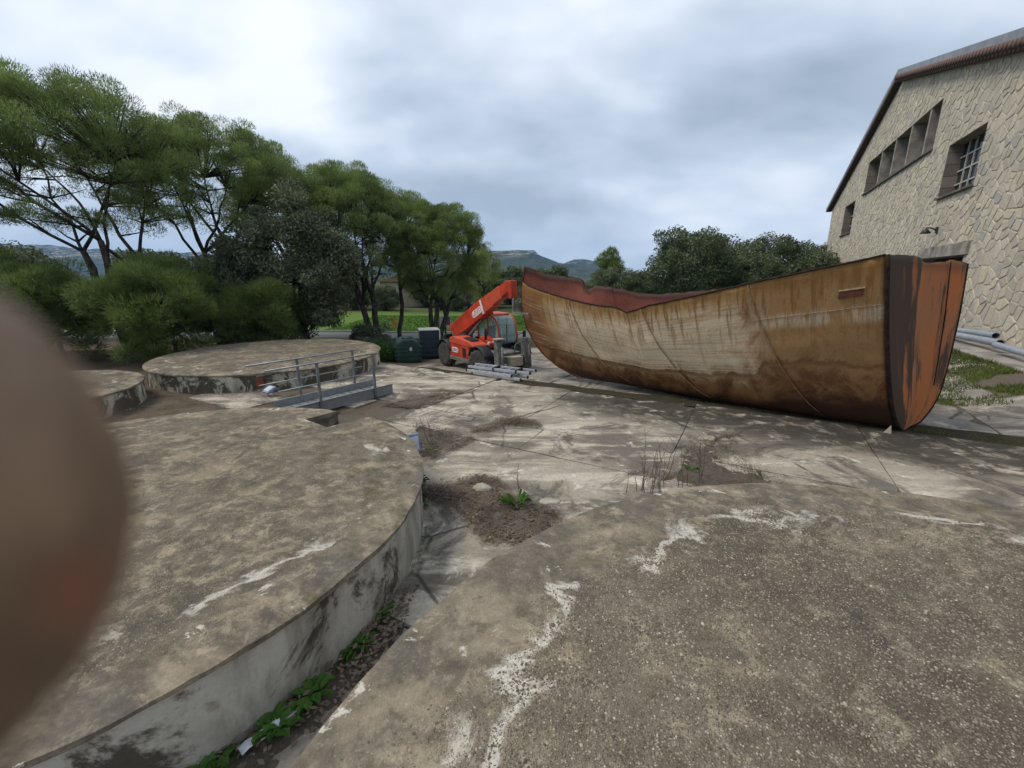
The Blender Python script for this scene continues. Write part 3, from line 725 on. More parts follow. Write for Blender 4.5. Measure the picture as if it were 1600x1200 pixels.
# ------------------------------------------------------------------ rusty hull
def hull():
    K = Vector((7.69, 7.86, 0)); A = Vector((-.722, .692, 0)); B = Vector((.692, .722, 0))
    h = thing('steel_hull', 'big rusty open steel hull lying on the concrete, bow to the left', 'boat hull', K)
    stem_z = [-.18, .02, .36, .76, 1.28, 2.0, 2.47, 3.28]; stem_s = [7.67, 8.45, 9.14, 9.58, 9.97, 10.16, 10.19, 10.05]
    nS = [0, .077, .21, .325, .435, .475, .50, .525, .547, .594, .66, .73, .80, .88, .955, .985, 1]; nZ = [3.27, 3.1, 2.8, 2.52, 2.28, 2.16, 2.08, 2.15, 2.2, 2.2, 2.27, 2.35, 2.45, 2.57, 2.68, 2.78, 2.8]
    fS = [0, .175, .32, .444, .587, .645, .70, .775, .788, .80, .815, .823, .93, 1]; fZ = [3.16, 3.0, 2.8, 2.60, 2.44, 2.45, 2.58, 2.68, 2.54, 2.56, 2.72, 2.88, 3.02, 3.28]
    bS = [0, .2, .45, .67, .83, .93, 1]; bN = [1.55, 1.68, 1.6, 1.28, .82, .4, .015]; bF = [.85, 1.15, 1.35, 1.2, .82, .4, .015]
    shF = [0, .03, .1, .22, .45, .7, 1]; shW = [0, .58, .9, 1.12, 1.13, 1.08, .9]
    def pt(sig, tau):
        side = -1 if tau < 0 else 1; f = abs(tau)
        zk = np.interp(sig, [0, .3, .7, 1], [0, -.05, -.12, -.18])
        zs = np.interp(sig, nS, nZ) if side < 0 else np.interp(sig, fS, fZ)
        z = zk+(zs-zk)*f**1.25
        fz = max(1e-6, (z-zk)/3.2)
        if side < 0:
            g = min(1.05, fz)**(.60-.27*math.sin(math.pi*min(1, sig**.8))); l = -np.interp(sig, bS, bN)*g
        else:
            g = np.interp(fz, shF, shW); k = sig; g = g*(1-k)+k*fz**.5; l = np.interp(sig, bS, bF)*g
        s0 = -.44*l; s1 = np.interp(z, stem_z, stem_s)
        s = s0*(1-sig)+s1*sig
        dent = .03*fbm(s*.9, z*1.2, side*3)+.012*fbm(s*2.6, z*2.6, side*5)
        l += dent*(1 if 0.02 < sig < .97 else 0)
        if side < 0 and f > .97: z += .014*fbm(s*6, 1, 4)
        if side > 0 and f > .97: z += .035*fbm(s*5, 9, 4)*(sig < .99)
        p = A*float(s)+B*float(l); return (p.x, p.y, float(z))
    # paint and rust
    def rust(name, inner=False):
        t = NT(name, .72, .3); uv = t.pos('uv'); u, v, _ = t.sep(uv); p = t.pos('obj')
        str_ = t.noise(t.map(uv, (9, 26, 1)), 1, 6, .62, .3); ver = t.noise(t.map(uv, (70, 5, 1)), 1, 5, .6, .2); big = t.noise(t.map(uv, (6, 5, 1), (3, 1, 0)), 1, 7, .6, .6); fine = t.noise(p, 22, 5, .7)
        if inner:
            c = t.mix(t.ss(big, .35, .65), (.15, .042, .028), (.27, .085, .055)); c = t.mix(t.math('MULTIPLY', t.ss(str_, .55, .7), .5), c, (.08, .03, .022))
            c = t.mix(t.math('MULTIPLY', t.ss(t.math('ADD', v, t.math('MULTIPLY', t.math('SUBTRACT', fine, .5), .12)), .93, .98), .8), c, (.035, .022, .018))
            return t.out(c, t.bump(fine, .3, .01))
        oi = t.n('ShaderNodeObjectInfo').outputs['Random']; blot = t.noise(t.map(p, (1, 1, .8)), 1.7, 7, .72, .7); hs = t.noise(t.map(uv, (5, 46, 1), (0, 4, 0)), 1, 7, .68, .25)
        drip = t.noise(t.map(uv, (95, 3.2, 1), (5, 0, 0)), 1, 6, .65, .15)
        vv = t.math('ADD', v, t.math('MULTIPLY', t.math('SUBTRACT', blot, .5), .45))
        c = t.mix(t.ss(blot, .35, .65), (.235, .125, .05), (.43, .285, .135))
        # pale old paint amidships, in broken horizontal streaks
        zone = t.math('MULTIPLY', t.math('MULTIPLY', t.ss(vv, .32, .5), t.math('SUBTRACT', 1, t.ss(vv, .80, .98))), t.math('MULTIPLY', t.ss(t.math('ADD', u, t.math('MULTIPLY', t.math('SUBTRACT', blot, .5), .3)), .14, .26), t.math('SUBTRACT', 1, t.ss(u, .68, .92))))
        c = t.mix(t.math('MULTIPLY', zone, t.math('MULTIPLY', t.ss(hs, .25, .58), .92)), c, t.mix(fine, (.48, .39, .265), (.63, .54, .40)))
        # stern plate: brown with wiped pale strip; bow: red-brown with thin pale streaks
        stern = t.math('SUBTRACT', 1, t.ss(u, .185, .215))
        c = t.mix(t.math('MULTIPLY', stern, t.math('MULTIPLY', t.ss(blot, .40, .60), .75)), c, (.20, .095, .032))
        strip = t.math('MULTIPLY', t.math('SUBTRACT', 1, t.ss(t.math('ABSOLUTE', t.math('SUBTRACT', v, .765)), .012, .06)), t.math('MULTIPLY', stern, t.ss(drip, .38, .56)))
        c = t.mix(t.math('MULTIPLY', strip, .75), c, (.52, .44, .32))
        bow = t.ss(t.math('ADD', u, t.math('MULTIPLY', t.math('SUBTRACT', blot, .5), .35)), .80, .93)
        c = t.mix(t.math('MULTIPLY', bow, .85), c, t.mix(t.ss(hs, .56, .64), (.15, .055, .024), (.44, .33, .19)))
        # run-off from the torn edge and from the seams
        c = t.mix(t.math('MULTIPLY', t.math('MULTIPLY', t.ss(drip, .50, .60), t.ss(v, .45, .95)), .75), c, (.15, .066, .02))
        c = t.mix(t.math('MULTIPLY', t.math('MULTIPLY', t.ss(drip, .56, .68), t.math('SUBTRACT', 1, stern)), .35), c, (.30, .16, .055))
        ed = t.ss(t.math('ADD', v, t.math('MULTIPLY', t.math('SUBTRACT', drip, .5), .3)), .88, .985); c = t.mix(t.math('MULTIPLY', ed, .75), c, (.20, .10, .024))
        # deep rust along the turn of the bilge, underside shade painted in towards the keel
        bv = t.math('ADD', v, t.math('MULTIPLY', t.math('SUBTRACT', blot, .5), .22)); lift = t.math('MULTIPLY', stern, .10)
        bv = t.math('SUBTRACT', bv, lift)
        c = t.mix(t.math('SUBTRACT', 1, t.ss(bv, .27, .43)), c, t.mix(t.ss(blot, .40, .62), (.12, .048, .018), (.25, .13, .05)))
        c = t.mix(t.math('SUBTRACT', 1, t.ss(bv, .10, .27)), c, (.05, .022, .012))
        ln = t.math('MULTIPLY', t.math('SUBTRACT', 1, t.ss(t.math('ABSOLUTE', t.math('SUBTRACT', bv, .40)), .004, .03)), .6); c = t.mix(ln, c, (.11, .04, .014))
        pock = t.ss(t.noise(p, 9, 7, .75), .60, .70); c = t.mix(t.math('MULTIPLY', pock, .5), c, (.10, .042, .016))
        c = t.mix(.6, c, t.mix(fine, (.26, .26, .26), (.76, .76, .76)), 'OVERLAY')
        c = t.mix(.25, c, t.mix(oi, (.35, .35, .35), (.65, .65, .65)), 'OVERLAY')
        return t.out(c, t.bump(t.math('ADD', fine, str_), .3, .008), t.math('SUBTRACT', .85, t.math('MULTIPLY', fine, .3)))
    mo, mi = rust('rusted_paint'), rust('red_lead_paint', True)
    def plate(name, s0, s1, t0, t1, label=None, ns=26, nt=26):
        V = []; UV = []
        ss = np.linspace(s0, s1, ns); tt = np.linspace(t0, t1, nt)
        # plates lean: seams run aft towards the keel on the near side
        for t_ in tt:
            for s_ in ss:
                lean = -.095*(1-abs(t_))
                def bend(x): return x+lean*min(1, x*6)*min(1, (1-x)*3)
                V.append(pt(bend(s_), t_)); UV.append((bend(s_), abs(t_)))
        F = [(j*ns+i, j*ns+i+1, (j+1)*ns+i+1, (j+1)*ns+i) for j in range(nt-1) for i in range(ns-1)]
        me = bpy.data.meshes.new(name); me.from_pydata(V, [], F); uvl = me.uv_layers.new(name='UVMap')
        for poly in me.polygons:
            for li in poly.loop_indices: uvl.data[li].uv = UV[me.loops[li].vertex_index]
        # make normals point outboard
        me.update(); c = me.polygons[len(me.polygons)//2]; outb = B*(-1 if t0 < 0 else 1)+Vector((0, 0, -.3))
        if c.normal.dot(outb) < 0: me.flip_normals()
        me.materials.append(mo); me.materials.append(mi); me.shade_smooth()
        o = link(bpy.data.objects.new(name, me), h)
        sd_ = o.modifiers.new('solid', 'SOLIDIFY'); sd_.thickness = .022; sd_.offset = -1; sd_.material_offset = 1; sd_.material_offset_rim = 1
        if label: o['label'] = label
        return o
    cuts = [0, .21, .46, .72, 1]
    for a, b in zip(cuts[:-1], cuts[1:]):
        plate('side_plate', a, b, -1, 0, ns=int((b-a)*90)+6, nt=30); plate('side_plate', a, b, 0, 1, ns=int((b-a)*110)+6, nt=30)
    weld = plain('weld_bead', (.40, .28, .15), .7, .3, 0, .4, 20, .4)
    for s_ in cuts[1:-1]:
        pts = []
        for f in np.linspace(-.99, -.12, 24):
            lean = -.095*(1-abs(f)); x = s_+lean*min(1, s_*6)*min(1, (1-s_)*3); p = Vector(pt(x, f))-B*.012; pts.append(p)
        MB().tube(pts, .006, 5).build('weld_seam', weld, h, True)
    # long stiffening seam below the sheer in the stern plate and a lower one forward
    for f, a, b in ((.80, .005, .2), (.44, .22, .9)):
        MB().tube([Vector(pt(x, -f*(1-.1*(x-a))))-B*.008 for x in np.linspace(a, b, 30)], .006, 5).build('weld_seam', weld, h, True)
    dk = plain('black_rust_edge', (.035, .022, .016), .9, .2, 0, .5, 12, .4)
    # torn top edges
    MB().tube([Vector(pt(x, -1)) for x in np.linspace(.0, .995, 90)], .02, 5).build('sheer_edge', dk, h, True)
    MB().tube([Vector(pt(x, 1)) for x in np.linspace(.0, .995, 110)], .018, 5).build('sheer_edge', dk, h, True)
    sp = []
    for z in np.linspace(-.17, 3.3, 30):
        p = A*float(np.interp(z, stem_z, stem_s)); sp.append((p.x, p.y, z))
    MB().tube(sp, .03, 6).build('stem_bar', plain('stem_rust', (.12, .05, .025), .85, .2, 0, .5, 8, .3), h, True)
    # small slot cut in the near side by the stern
    ps = Vector(pt(.045, -.865)); fwd = (Vector(pt(.075, -.865))-ps).normalized()
    Mx = Matrix((fwd, Vector((0, 0, 1)).cross(fwd), Vector((0, 0, 1)))).transposed()
    MB().box(ps-B*.012, (.34, .03, .13), Mx).build('slot', plain('slot_dark_red', (.08, .02, .012), .8), h)
    MB().box(ps-B*.012+Vector((0, 0, .075)), (.36, .05, .03), Mx).build('slot_rim', weld, h)
    # transom: folded plate closing the stern
    t = NT('orange_primer', .75, .25); p = t.pos('obj'); uv = t.pos('uv'); u, v, _ = t.sep(uv)
    ver = t.noise(t.map(uv, (9, 1.7, 1), (2, 1.1, 0), (0, 0, .25)), 1, 7, .62, .5); fine = t.noise(p, 25, 5, .7); b2 = t.noise(t.map(uv, (4.2, 2.2, 1), (7, 2, 0)), 1, 6, .62, .5)
    k = t.math('ADD', t.math('ADD', t.math('MULTIPLY', ver, .65), t.math('MULTIPLY', b2, .45)), t.math('ADD', t.math('MULTIPLY', t.math('MAXIMUM', t.math('SUBTRACT', .46, u), 0.0), .62), t.math('MULTIPLY', t.math('MAXIMUM', t.math('SUBTRACT', u, .86), 0.0), .7)))
    c = t.mix(t.ss(k, .57, .66), t.mix(t.ss(b2, .35, .65), (.50, .16, .05), (.40, .165, .075)), (.085, .052, .036)); c = t.mix(t.math('MULTIPLY', t.ss(ver, .6, .7), .45), c, (.36, .19, .09))
    c = t.mix(t.math('MULTIPLY', t.ss(v, .93, 1), .6), c, (.06, .05, .035)); c = t.mix(.35, c, t.mix(fine, (.3, .3, .3), (.7, .7, .7)), 'OVERLAY')
    om = t.out(c, t.bump(fine, .35, .01))
    V = []; UV = []; nz, nw = 40, 36; E = (Vector(pt(0, 1))-Vector(pt(0, -1))); E.z = 0; E.normalize(); N = Vector((E.y, -E.x, 0))
    for j in range(nz):
        f = (j/(nz-1))
        a = Vector(pt(0, -max(f, .003))); b = Vector(pt(0, max(f, .003)))
        for i in range(nw):
            w = i/(nw-1); p_ = a.lerp(b, w)
            fold = .055*f*(math.sin(w*math.pi*3.0-.5)+.5*math.sin(w*math.pi*7))*math.sin(math.pi*min(1, max(0, w)))**.6
            p_ = p_+N*(fold+.02)
            if j == nz-1: p_.z += .05*math.sin(w*9)*math.sin(math.pi*w)+.03*fbm(w*8, 2, 1)
            V.append(p_); UV.append((w, f))
    F = [(j*nw+i, j*nw+i+1, (j+1)*nw+i+1, (j+1)*nw+i) for j in range(nz-1) for i in range(nw-1)]
    # torn hole low on the far edge
    F = [f for f in F if not (.30 < UV[f[0]][1] < .38 and UV[f[0]][0] > .93)]
    me = bpy.data.meshes.new('transom'); me.from_pydata(V, [], F); uvl = me.uv_layers.new(name='UVMap')
    for poly in me.polygons:
        for li in poly.loop_indices: uvl.data[li].uv = UV[me.loops[li].vertex_index]
    me.update()
    if me.polygons[len(me.polygons)//2].normal.dot(N) < 0: me.flip_normals()
    me.materials.append(om); me.materials.append(mi); me.shade_smooth()
    tr = link(bpy.data.objects.new('transom', me), h); s_ = tr.modifiers.new('solid', 'SOLIDIFY'); s_.thickness = .02; s_.offset = -1; s_.material_offset = 1
    MB().tube([Vector(pt(0, -f))+N*.03 for f in np.linspace(.02, 1, 24)], .035, 6).build('corner_flange', dk, h, True)
    MB().tube([Vector(pt(0, f))+N*.02 for f in np.linspace(.02, 1, 24)], .018, 6).build('corner_flange', dk, h, True)
    # crease in the folded plate
    MB().tube([Vector(pt(0, -f)).lerp(Vector(pt(0, f)), .80-.06*f)+N*.05 for f in np.linspace(.35, 1, 12)], .01, 5).build('crease', dk, tr, True)
    # pale wedge under the stern
    return h
hull()
wedge = MB().prism([(0, 0), (.12, 0), (.09, .17)], -.04, .04, 'y').build('wooden_wedge', plain('pale_wood', (.5, .42, .3), .8), None, bevel=.01)
wedge.location = (7.2, 7.72, .0); wedge.rotation_euler = (0, 0, R(-46)); tag(wedge, 'small pale wooden wedge under the stern of the rusty hull', 'wedge')
pipe(wall_world(.87, .45, .92), wall_world(8.5, .45, .62), .115, 'grey plastic pipe lying closest to the stone wall, open end showing')
pipe(wall_world(-.75, .95, .84), wall_world(7.0, .95, .60), .115, 'grey plastic pipe in front, its open end nearest the viewer')
pipe(wall_world(-.95, 1.12, .80), wall_world(-6.5, 1.12, .72), .10, 'grey plastic pipe running out of the picture at the right edge')

# ------------------------------------------------------------------ aluminium footbridge
def footbridge():
    alu = plain('brushed_aluminium', (.30, .31, .315), .5, .5, .6, .15, 10, .05); dka = plain('worn_aluminium', (.2, .205, .21), .6, .5, .5, .25, 6, .1)
    a = Vector((-4.95, 8.75, 0)); e = Vector((-3.42, 10.85, 0)); d = (e-a); L = d.length
    f = thing('footbridge', 'aluminium footbridge with two handrails lying beside the mouldy tank', 'footbridge', a, math.atan2(d.y, d.x))
    wd = .78
    MB().box((L/2, 0, .09), (L, wd-.02, .03)).build('deck', alu, f)
    for k in range(14): MB().box((L*(k+.5)/14, 0, .112), (.02, wd-.06, .012)).build('deck_rib', dka, f)
    for s in (-1, 1):
        y = s*wd/2
        b = MB(); b.box((L/2, y, .14), (L, .012, .24)); b.box((L/2, y+s*.02, .255), (L, .05, .012)); b.box((L/2, y+s*.02, .022), (L, .05, .012)); b.build('side_beam', alu, f)
        for x in (.62, 2.05):
            MB().box((x, y+s*.03, .56), (.055, .045, 1.08)).build('post', dka, f, bevel=.006)
        MB().tube([(-.45, y+s*.03, 1.12), (L-.35, y+s*.03, 1.12)], .019, 10).build('handrail', alu, f, True)
        MB().tube([(-.25, y+s*.03, .66), (L-.3, y+s*.03, .66)], .013, 8).build('knee_rail', alu, f, True)
    return f
footbridge()

# ------------------------------------------------------------------ telehandler
def telehandler():
    red = plain('red_paint', (.50, .052, .022), .45, .45, 0, .3, 2.2, .05); red2 = plain('faded_red_paint', (.56, .085, .04), .5, .4, 0, .15, 3, .03)
    blk = plain('black_plastic', (.022, .022, .023), .65, .3); gry = plain('dirty_grey_steel', (.17, .165, .15), .7, .3, 0, .4, 6, .2); rub = plain('tyre_rubber', (.075, .072, .066), .9, .2, 0, .4, 9, .2)
    rimm = plain('grey_rim', (.13, .13, .125), .6, .3); wht = plain('white_decal', (.75, .74, .72), .5); wood = plain('timber_block', (.38, .33, .25), .85)
    t = NT('cab_glass', .03, .5); t.p.inputs['Transmission Weight'].default_value = .75; t.p.inputs['IOR'].default_value = 1.1; gl = t.out((.55, .72, .70))
    C = (-1.22, 16.97); z0 = float(lower(*C))+.0
    T = thing('telehandler', 'red telescopic handler with raised boom parked behind the hull bow', 'telehandler', (C[0], C[1], z0+.02), R(-52))
    def P(mb, name, m, par=T, **k): return mb.build(name, m, par, **k)
    Rw = .50
    for x in (-1.25, 1.25):
        for y in (-.88, .88):
            wob = Matrix.Rotation(R(90), 3, 'X') 
            st = Matrix.Rotation(R(14 if x > 0 else 0), 3, 'Z') @ wob
            w = MB().lathe([(.30, -.17), (.40, -.19), (.47, -.17), (.485, 0), (.47, .17), (.40, .19), (.30, .17)], 28, (x, y, Rw), st)
            ty = P(w, 'wheel', rub, smooth=True)
            lug = MB()
            for k in range(16):
                a = 2*math.pi*k/16
                for s in (-1, 1):
                    c = Vector((math.cos(a+s*.1)*.485, math.sin(a+s*.1)*.485, s*.085)); m3 = st @ Matrix.Rotation(a, 3, 'Z') @ Matrix.Rotation(s*R(28), 3, 'X')
                    lug.box(st @ c+Vector((x, y, Rw)), (.06, .06, .19), m3)
            P(lug, 'tyre_tread', rub, ty)
            P(MB().lathe([(.29, -.12), (.27, -.05), (.12, -.04), (.1, -.1), (.1, .1), (.12, .04), (.27, .05), (.29, .12)], 24, (x, y, Rw), st), 'rim', rimm, ty, smooth=True)
        P(MB().tube([(x, -.8, Rw), (x, .8, Rw)], .1, 10), 'axle', gry)
    P(MB().prism([(-1.85, .55), (-1.6, .4), (1.6, .4), (1.85, .55), (1.85, .85), (-1.85, 1.0)], -.5, .5), 'chassis', gry, bevel=.02)
    P(MB().prism([(-2.05, .6), (-1.75, .55), (-1.7, 1.25), (-1.95, 1.2)], -.7, .7), 'counterweight', blk, bevel=.05)
    # engine cover on the right side
    P(MB().prism([(-.78, .5), (.62, .5), (.62, 1.0), (-.78, 1.02)], -1.02, -.42), 'engine_cover', red, bevel=.03)
    hd = P(MB().prism([(-.82, 1.02), (.7, .99), (1.0, 1.03), (.98, 1.10), (.5, 1.22), (-.5, 1.30), (-.8, 1.24)], -1.04, -.38), 'bonnet', red2, bevel=.06)
    P(MB().box((.35, -.72, 1.258), (.55, .36, .02), Matrix.Rotation(R(7), 3, 'Y')), 'vent_grille', blk, hd)
    P(MB().box((.3, -1.03, .75), (.22, .02, .34)), 'side_grille', blk)
    P(MB().box((-.05, -1.0, .44), (1.4, .12, .14)), 'step', gry, bevel=.01)
    for x in (-1.25, 1.25):
        for y in (-.9, .9):
            V = []; n = 10
            for k in range(n+1):
                a = R(20+140*k/n)
                for yy in (-.21, .21): V.append((x+math.cos(a)*.60, y+yy, Rw+math.sin(a)*.60))
            F = [(2*k, 2*k+2, 2*k+3, 2*k+1) for k in range(n)]
            o = P(MB().add(V, F), 'mudguard', blk, smooth=True); s = o.modifiers.new('s', 'SOLIDIFY'); s.thickness = .02
    # cab on the left
    prof = [(-.35, .72), (.85, .72), (1.0, 1.0), (1.06, 1.3), (.98, 1.75), (.78, 2.02), (.45, 2.14), (-.05, 2.16), (-.32, 2.08), (-.38, 1.4)]
    Y0, Y1 = .10, .98
    P(MB().prism([(-.35, .55), (.9, .55), (1.02, 1.05), (-.37, 1.05)], Y0, Y1), 'cab_base', blk, bevel=.02)
    gp = [(x*.97+.01, z) for x, z in prof if z > .9]; gp = [(-.36, 1.05), (1.0, 1.05)]+gp[1:]
    P(MB().prism(gp, Y0+.03, Y1-.03), 'cab_glazing', gl)
    for y in (Y0, Y1):
        P(MB().tube([(x, y, z) for x, z in prof[2:]+[(-.37, 1.0)]], .035, 6), 'cab_pillar', red, smooth=True)
        P(MB().tube([(.25, y, 1.05), (.32, y, 2.12)], .03, 6), 'cab_pillar', red, smooth=True)
    P(MB().prism([(-.3, 2.1), (.55, 2.13), (.5, 2.19), (-.2, 2.21)], Y0-.02, Y1+.02), 'cab_roof', red, bevel=.02)
    P(MB().tube([(1.02, .5, 1.15), (.98, .52, 1.8)], .014, 5), 'wiper', blk, smooth=True)
    P(MB().box((.1, .5, 1.35), (.14, .42, .65)).box((.3, .5, 1.1), (.45, .45, .14)), 'seat', blk, bevel=.03)
    P(MB().tube([(.62, .5, 1.05), (.52, .5, 1.38)], .025, 6), 'steering_column', blk, smooth=True)
    # boom
    pa = R(27); ca, sa = math.cos(pa), math.sin(pa); Ry = Matrix.Rotation(-pa, 3, 'Y'); O = Vector((-1.82, -.12, 1.26))
    def bp(l, y, h): return O+Vector((l*ca-h*sa, y, l*sa+h*ca))
    def sec(name, l0, l1, w, h, m, up=0, par=T): return P(MB().box(bp((l0+l1)/2, 0, up), (l1-l0, w, h), Ry), name, m, par, bevel=.025)
    bo = sec('boom', -.1, 2.72, .40, .66, red, .02)
    sec('boom_section', 2.70, 3.25, .34, .56, red2, .04); sec('boom_section', 3.23, 3.85, .29, .48, red2, .05); sec('boom_section', 3.83, 4.35, .24, .40, red, .06)
    for l in (2.71, 3.24, 3.74): P(MB().box(bp(l, 0, .29 if l < 3 else .25), (.16, .22, .07), Ry), 'slide_pad', gry, bo)
    P(MB().box(bp(4.4, 0, -.12), (.22, .28, .62), Matrix.Rotation(R(-6), 3, 'Y')), 'boom_head', red, bevel=.03)
    hp = bp(4.45, 0, -.4); P(MB().box(hp+Vector((.1, 0, -.32)), (.05, .4, .2)).box(hp+Vector((.1, -.16, -.32)), (.1, .06, .5)).box(hp+Vector((.1, .16, -.32)), (.1, .06, .5)), 'fork_carriage', gry, bevel=.01)
    for y in (-.16, .16): P(MB().box(hp+Vector((.5, y, -.55)), (.9, .1, .05)), 'fork', gry)
    P(MB().tube([O+Vector((.9, -.12, -.35)), bp(2.1, 0, -.28)], [.085, .06], 10), 'lift_cylinder', gry, smooth=True)
    P(MB().box(bp(-.1, 0, -.22), (.45, .5, .5), Ry), 'boom_pivot', gry, bevel=.04)
    P(MB().tube([bp(-.25, -.18, -.2), bp(.5, -.26, -.4), bp(1.1, -.25, -.5)], .09, 8), 'hose_cover', blk, smooth=True)
    # decals
    def letters(txt, M4, size, m, par, name='lettering'):
        cu = bpy.data.curves.new(name, 'FONT'); cu.body = txt; cu.size = size; cu.align_x = 'CENTER'; cu.align_y = 'CENTER'; cu.extrude = .002
        o = bpy.data.objects.new(name, cu); dg = bpy.context.evaluated_depsgraph_get(); COL.objects.link(o); bpy.context.view_layer.update()
        me = bpy.data.meshes.new_from_object(o.evaluated_get(bpy.context.evaluated_depsgraph_get())); bpy.data.objects.remove(o)
        me.transform(M4); me.materials.append(m); return link(bpy.data.objects.new(name, me), par)
    def pillshape(cx, cz, w, h):
        pts = []
        for k in range(9): a = R(90+180*k/8); pts.append((cx-w/2+h/2+math.cos(a)*h/2, cz+math.sin(a)*h/2))
        for k in range(9): a = R(-90+180*k/8); pts.append((cx+w/2-h/2+math.cos(a)*h/2, cz+math.sin(a)*h/2))
        return pts
    side = Matrix.Rotation(R(90), 4, 'X')      # text facing -y
    pl_ = MB().prism(pillshape(0, 0, .72, .27), -.004, .004); ob = P(pl_, 'decal', wht, bo)
    ob.data.transform(Matrix.Translation(bp(2.22, -.207, -.02)) @ Matrix.Rotation(-pa, 4, 'Y'))
    letters('LOXO', Matrix.Translation(bp(2.22, -.214, -.02)) @ Matrix.Rotation(-pa, 4, 'Y') @ side, .23, red, bo)
    P(MB().box(bp(2.63, -.206, .02), (.10, .006, .56), Ry).box(bp(2.63, 0, .295), (.10, .40, .006), Ry), 'chequer_band', wht, bo)
    ob = P(MB().prism(pillshape(-.38, .78, .52, .2), -1.034, -1.028), 'decal', wht)
    letters('LOXO', Matrix.Translation((-.38, -1.04, .78)) @ side, .17, red, T)
    # lamps, exhaust, mirror
    for y in (-.36, -.18): P(MB().lathe([(.02, -.05), (.075, .0), (.08, .05), (.01, .055)], 14, (1.02, y, 1.12), Matrix.Rotation(R(90), 3, 'Y')), 'headlight', plain('lamp_glass', (.7, .7, .68), .2), smooth=True)
    P(MB().tube([(.75, -.32, 1.1), (.75, -.32, 1.62), (.72, -.32, 1.66)], .05, 8), 'exhaust_pipe', blk, smooth=True)
    P(MB().prism([(.3, 1.0), (1.1, .95), (1.15, 1.15), (.4, 1.35)], -.36, .08), 'front_cover', red, bevel=.03)
    P(MB().tube([(1.05, .98, 1.35), (1.25, 1.15, 1.45)], .015, 5), 'mirror_arm', blk, smooth=True); P(MB().box((1.26, 1.18, 1.38), (.04, .16, .28)), 'mirror', blk, bevel=.02)
    # stabilisers at the front
    P(MB().box((1.95, 0, .62), (.22, 1.3, .26)), 'stabiliser_beam', gry, bevel=.02)
    for s in (-1, 1):
        P(MB().prism([(1.88, .28), (2.12, .22), (2.2, .5), (2.1, 1.0), (2.02, 1.38), (1.86, 1.38), (1.88, .9)], s*.62-.12, s*.62+.12), 'stabiliser_leg', gry, bevel=.02)
        P(MB().tube([(2.22, s*.62, 1.15), (2.28, s*.66, .3)], [.05, .04], 8), 'stabiliser_ram', gry, smooth=True)
        P(MB().box((2.2, s*.66, .18), (.4, .36, .1)), 'stabiliser_foot', gry, bevel=.01)
    P(MB().box((2.15, 0, .58), (.3, .55, .34)), 'timber_block', wood, bevel=.02)
    P(MB().box((2.0, -.62, 1.42), (.26, .34, .05)), 'stabiliser_cap', wood, bevel=.01)
    P(MB().tube([(1.9, .15, .8), (1.95, .2, 1.15), (2.0, .5, 1.3), (2.0, .62, 1.3)], .025, 6), 'hose', gry, smooth=True)
    return T
telehandler()

# ------------------------------------------------------------------ ladders, tanks, sign and small things
alu = plain('ladder_aluminium', (.55, .57, .59), .4, .5, .5, .15, 8, .05); blk = plain('black_rubber', (.02, .02, .02), .7)
ldr_labels = ['aluminium ladder lying on top of the pile near the red machine', 'aluminium ladder in the middle of the pile on the concrete edge', 'aluminium ladder at the bottom of the pile on the concrete edge']
for k in range(3):
    l = thing('ladder', ldr_labels[2-k], 'ladder', (-.38+.12*k*(-1)**k-.10*k, 12.42+.06*k, .035+.088*k), R(-33+2.5*k), 'ladders piled on the concrete edge')
    L = (1.75, 1.6, 2.15)[k]
    for s in (-1, 1):
        MB().box((0, s*.2, .04), (L, .028, .075)).build('rail', alu, l, bevel=.005)
        for e in (-1, 1): MB().box((e*L/2, s*.2, .04), (.05, .034, .08)).build('rail_cap', blk, l)
    for i in range(7): MB().tube([(-L/2+L*(i+.5)/7, -.2, .04), (-L/2+L*(i+.5)/7, .2, .04)], .015, 8).build('rung', alu, l, True)
    if k == 2:
        for e in (-.15, .62): MB().box((e, 0, .04), (.05, .46, .1)).build('clamp', blk, l)
gp_ = plain('dark_green_plastic', (.018, .05, .04), .45, .4, 0, .3, 3, .05); bp_ = plain('dark_blue_plastic', (.02, .038, .05), .45, .4, 0, .3, 3, .05); wp_ = plain('white_panel', (.62, .62, .6), .5)
zt = float(ground_z(-4.7, 19.2))
g = thing('plastic_tank', 'dark green ribbed plastic tank with domed top beside the bush', 'tank', (-4.75, 19.0, zt), R(18))
gpts = [(-.55, 0), (.55, 0), (.58, .75), (.45, .92), (.2, 1.05), (-.25, 1.05), (-.48, .92), (-.58, .75)]
MB().prism(gpts, -.62, .62, 'y').build('tank_body', gp_, g, bevel=.07)
for z in (.16, .34, .52, .70): MB().box((0, 0, z), (1.19, 1.29, .045)).build('rib', gp_, g, bevel=.015)
MB().lathe([(.22, 0), (.24, .02), (.2, .1), (.05, .12)], 18, (0, -.2, 1.03)).build('lid', gp_, g, True)
MB().box((.1, -.655, .62), (.1, .01, .14)).build('sticker', wp_, g)
g = thing('plastic_tank', 'dark blue ribbed plastic tank with white end panel by a pine trunk', 'tank', (-3.95, 19.95, zt), R(16))
MB().box((0, 0, .66), (.85, 1.0, 1.28)).build('tank_body', bp_, g, bevel=.05)
for z in (.15, .36, .57, .78, .99): MB().box((0, 0, z), (.88, 1.03, .05)).build('rib', bp_, g, bevel=.015)
MB().box((.47, 0, .66), (.06, 1.06, 1.34)).build('end_panel', wp_, g, bevel=.01); MB().box((0, 0, 1.33), (.92, 1.05, .04)).build('top_panel', plain('pale_top', (.4, .42, .4), .6), g)
